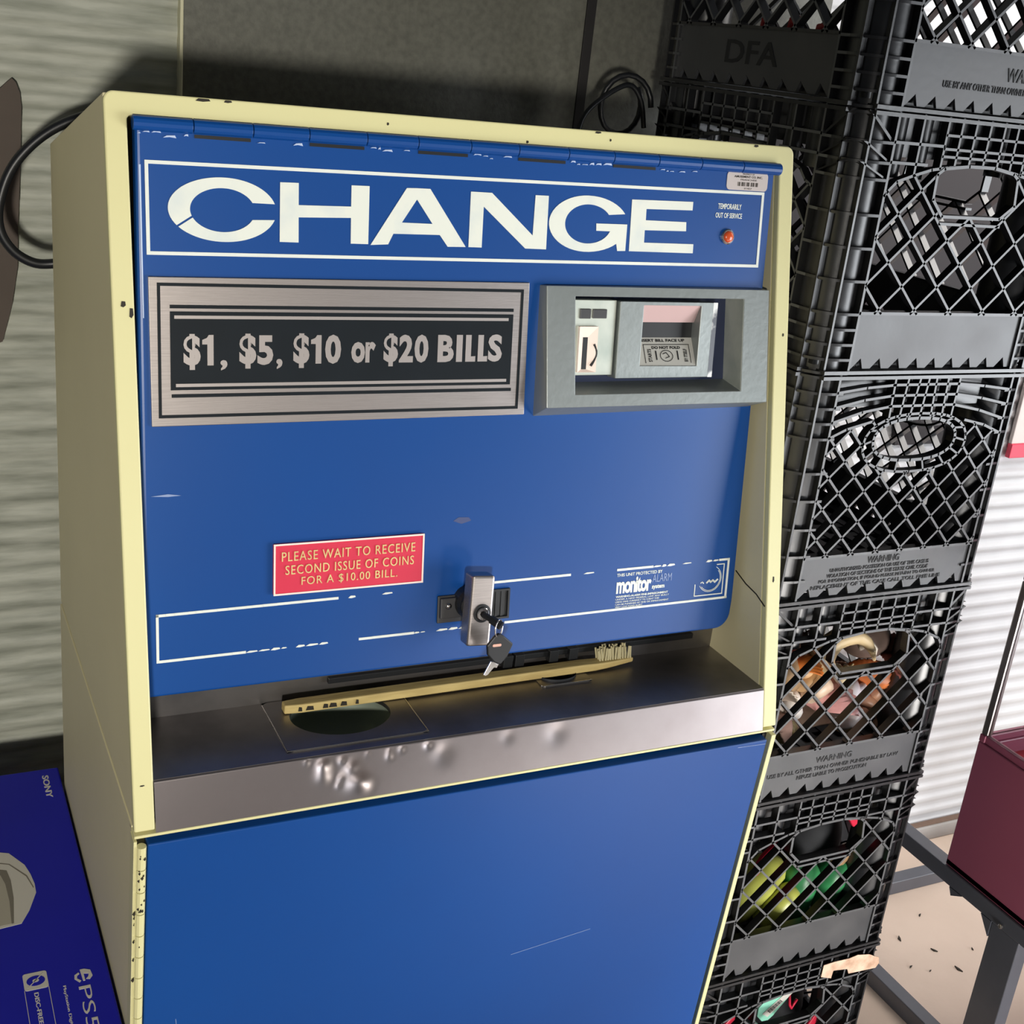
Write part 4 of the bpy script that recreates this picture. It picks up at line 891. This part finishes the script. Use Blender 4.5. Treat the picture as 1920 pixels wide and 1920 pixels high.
# triangle-ish game logo
mb.ppoly(BT, [(-.1835, -.0440), (-.1590, -.0425), (-.1590, -.0395), (-.1740, -.0400), (-.1720, -.0330), (-.1660, -.0345), (-.1620, -.0380), (-.1600, -.0330), (-.1660, -.0285), (-.1790, -.0300), (-.1835, -.0380)], 0, .0006)
mb.ppoly(BT, [(-.1740, -.0525), (-.1660, -.0535), (-.1570, -.0475), (-.1600, -.0450), (-.1660, -.0500), (-.1720, -.0490), (-.1750, -.0455), (-.1780, -.0465)], 0, .0006)
plt = rrect(-.1975, -.162, -.1210, -.0885, .004); mb.ppoly(BT, plt, 0, .0006)
mb.pbox(BT, -.163, -.02, -.1216, -.1208, 0, .0006); mb.pbox(BT, -.163, -.02, -.0893, -.0885, 0, .0006)
mb.build('box_lettering', M['boxprint'], cbx)
mb = MB(); mb.ppoly(BT, [(-.1795+.0105*math.cos(a_*.2618), -.1045+.0125*math.sin(a_*.2618)) for a_ in range(24)], .0006, .0009)
mb.build('disc_symbol', M['boxblue'], cbx)
mb = MB(); mb.ppoly(BT, [(-.1795+.0035*math.cos(a_*.5236), -.1045+.0045*math.sin(a_*.5236)) for a_ in range(12)], .0009, .0012); mb.bar(BT, (-.192, -.094), (-.167, -.116), .0014, .0009, .0012)
mb.build('disc_slash', M['boxprint'], cbx)
pic = [(-.500, -.20), (-.5014, -.1243), (-.4954, -.1116), (-.4569, -.0911), (-.43, -.0850), (-.4033, -.0816), (-.3808, -.0819), (-.34, -.096), (-.3122, -.110), (-.309, -.142), (-.309, -.20)]
MB().ppoly(BT, pic, 0, .0006).build('console_picture', M['boxprint'], cbx)
MB().ppoly(BT, [(-.4701, -.20), (-.4701, -.127), (-.4642, -.1145), (-.4259, -.0921), (-.393, -.0848), (-.395, -.0838), (-.428, -.0905), (-.466, -.1135), (-.4725, -.127), (-.4725, -.20)], .0006, .0009).build('picture_line', M['boxgrey'], cbx)
MB().ppoly(BT, [(-.456, -.20), (-.4547, -.1283), (-.4499, -.119), (-.4216, -.1152), (-.3766, -.1152), (-.3156, -.1206), (-.3156, -.124), (-.37, -.122), (-.415, -.124), (-.440, -.129), (-.444, -.20)], .0006, .0009).build('picture_shade', M['boxgrey'], cbx)
MB().ppoly(BT, [(-.444, -.20), (-.440, -.129), (-.415, -.124), (-.37, -.122), (-.3156, -.124), (-.3120, -.20)], .0006, .0008).build('picture_panel', M['boxshade'], cbx)
o = MB().box(BX0+.02, BX1-.02, BY0+.03, BY1-.02, ZF, BZ0-.001).build('storage_carton', M['carton'], bevel=.003); tag(o, 'brown carton on the floor under the blue console box', 'carton')

# ---------------------------------------------------------------- red cabinet on its stand
XS = 1.92; RT = .040
std = thing('machine_stand', 'dark grey steel stand carrying the red cabinet at lower right', 'stand', (XS+.42, .2, ZF))
def rail(name, x0, x1, y0, y1, z0, z1): return MB().box(x0, x1, y0, y1, z0, z1).build(name, M['stand'], std, bevel=.002)
YB = .80; YFR = -.46; XE = XS+.86
for x in (XS, XE):
    rail('top_rail', x, x+RT, YFR, YB, -.7592, -.7192); rail('foot_rail', x, x+RT, YFR, YB, ZF, ZF+.044)
rail('cross_rail', XS+RT, XE, YFR, YFR+RT, -.7590, -.7194)
rail('cross_rail', XS+RT, XE, YB-RT, YB, ZF, ZF+.042)
for x in (XS, XE):
    for y in (.113, .66, -.42): rail('leg', x+.001, x+RT-.001, y, y+(.079 if y < .2 else .045), ZF+.044, -.7592)
mb = MB()
mb.prism([(XS-.001, .193, -.7592), (XS-.001, .225, -.7592), (XS-.001, .193, -.80)], (.006, 0, 0)); mb.prism([(XS-.001, .285, -.7592), (XS-.001, .325, -.7592), (XS-.001, .315, -.778)], (.006, 0, 0))
mb.build('gusset', M['stand'], std)
MB().lathe((XS-.002, .165, -.750), (-1, 0, 0), [(.006, 0), (.006, .004), (.003, .006)], 8).build('bolt', M['alu'], std)
rc = thing('arcade_cabinet', 'maroon cabinet with a glass top on a grey stand at right edge', 'cabinet', (XS+.45, .0, -.718))
RX0, RX1, RY0, RY1 = 1.925, 2.77, -.48, .357
mb = MB()
mb.box(RX0, RX0+.02, RY0, RY1, -.718, -.384); mb.box(RX1-.02, RX1, RY0, RY1, -.718, -.384); mb.box(RX0+.02, RX1-.02, RY1-.02, RY1, -.718, -.384); mb.box(RX0+.02, RX1-.02, RY0, RY0+.02, -.718, -.384); mb.box(RX0, RX1, RY0, RY1, -.7185, -.70)
mb.build('cabinet_body', M['maroon'], rc, bevel=.003)
mb = MB().box(RX0+.02, RX1-.02, RY0+.02, RY1-.02, -.43, -.42)
fl = mb.build('prize_floor', M['redin'], rc)
mb = MB()
mb.box(RX0+.003, RX0+.018, RY0, RY1, -.384, -.366); mb.box(RX0, RX1, RY1-.016, RY1, -.384, -.366); mb.box(RX1-.018, RX1, RY0, RY1, -.384, -.366); mb.box(RX0, RX1, RY0, RY0+.016, -.384, -.366)
mb.build('glass_sill', M['maroon'], rc, bevel=.002)
for x in (RX0+.002, RX1-.020):
    for y in (RY0, RY1-.018): MB().box(x, x+.018, y, y+.018, -.366, .012).build('corner_post', M['alu'], rc, bevel=.003)
mb = MB().box(RX0, RX1, RY0, RY1, .012, .05)
mb.build('cabinet_lid', M['maroon'], rc, bevel=.006)
mb = MB(); mb.box(RX0+.008, RX0+.011, RY0+.018, RY1-.018, -.366, .012)
mb.build('glass_pane', M['glass'], rc)
MB().box(RX0+.02, RX1-.02, RY1-.012, RY1-.009, -.366, .012).build('glass_pane', M['glass'], rc)
o = MB().lathe((2.02, .22, -.4195), (0, 0, 1), [(.05, 0), (.05, .02), (.038, .02), (.036, .006)], 32).build('prize_ring', mat('tan_ring', rgb(206, 176, 130), .4)); tag(o, 'tan ring lying inside the glass-topped maroon cabinet', 'ring')
# red strip on the white wall
ws = thing('wall_sign', 'pale sign with a red lower edge on the white wall at right', 'sign', (2.9, YW-.01, .066))
MB().box(2.485, 3.3, YW-.012, YW+.0, .106, .62).build('sign_board', mat('pale_board', rgb(206, 196, 190), .5), ws, bevel=.002)
MB().box(2.485, 3.3, YW-.016, YW+.0, .066, .106).build('red_edge', M['red'], ws, bevel=.002)
db = [(1.40, .25), (2.06, .25), (2.06, .12), (2.44, .12), (2.44, 1.0), (1.40, 1.0)]
o = MB().prism([(x, YW-.016, z) for x, z in db], (0, .014, 0)).build('dark_board', mat('dark_maroon_board', rgb(30, 22, 25), .7, noise=(6, .5, rgb(22, 18, 20)))); tag(o, 'dark maroon board on the wall, seen through the second crate', 'board')
# cabinet sticker print
mb = MB()
text_into(mb, 'PROPERTY OF', DR, .905, .926, .8362, .8380, .001, .0013)
text_into(mb, 'AMUSEMENT CO. INC.', DR, .890, .941, .8318, .8348, .001, .0013, bold=.02)
text_into(mb, 'FRANCHISE', DR, .902, .931, .8278, .8300, .001, .0013)
for i in range(22):
    if i % 5 != 3: mb.pbox(DR, .897+.0017*i, .897+.0017*i+(.0011 if i % 3 else .0006), .8198, .8255, .001, .0013)
text_into(mb, '21427', DR, .909, .923, .8155, .8178, .001, .0013)
mb.build('sticker_print', M['ink'], door)
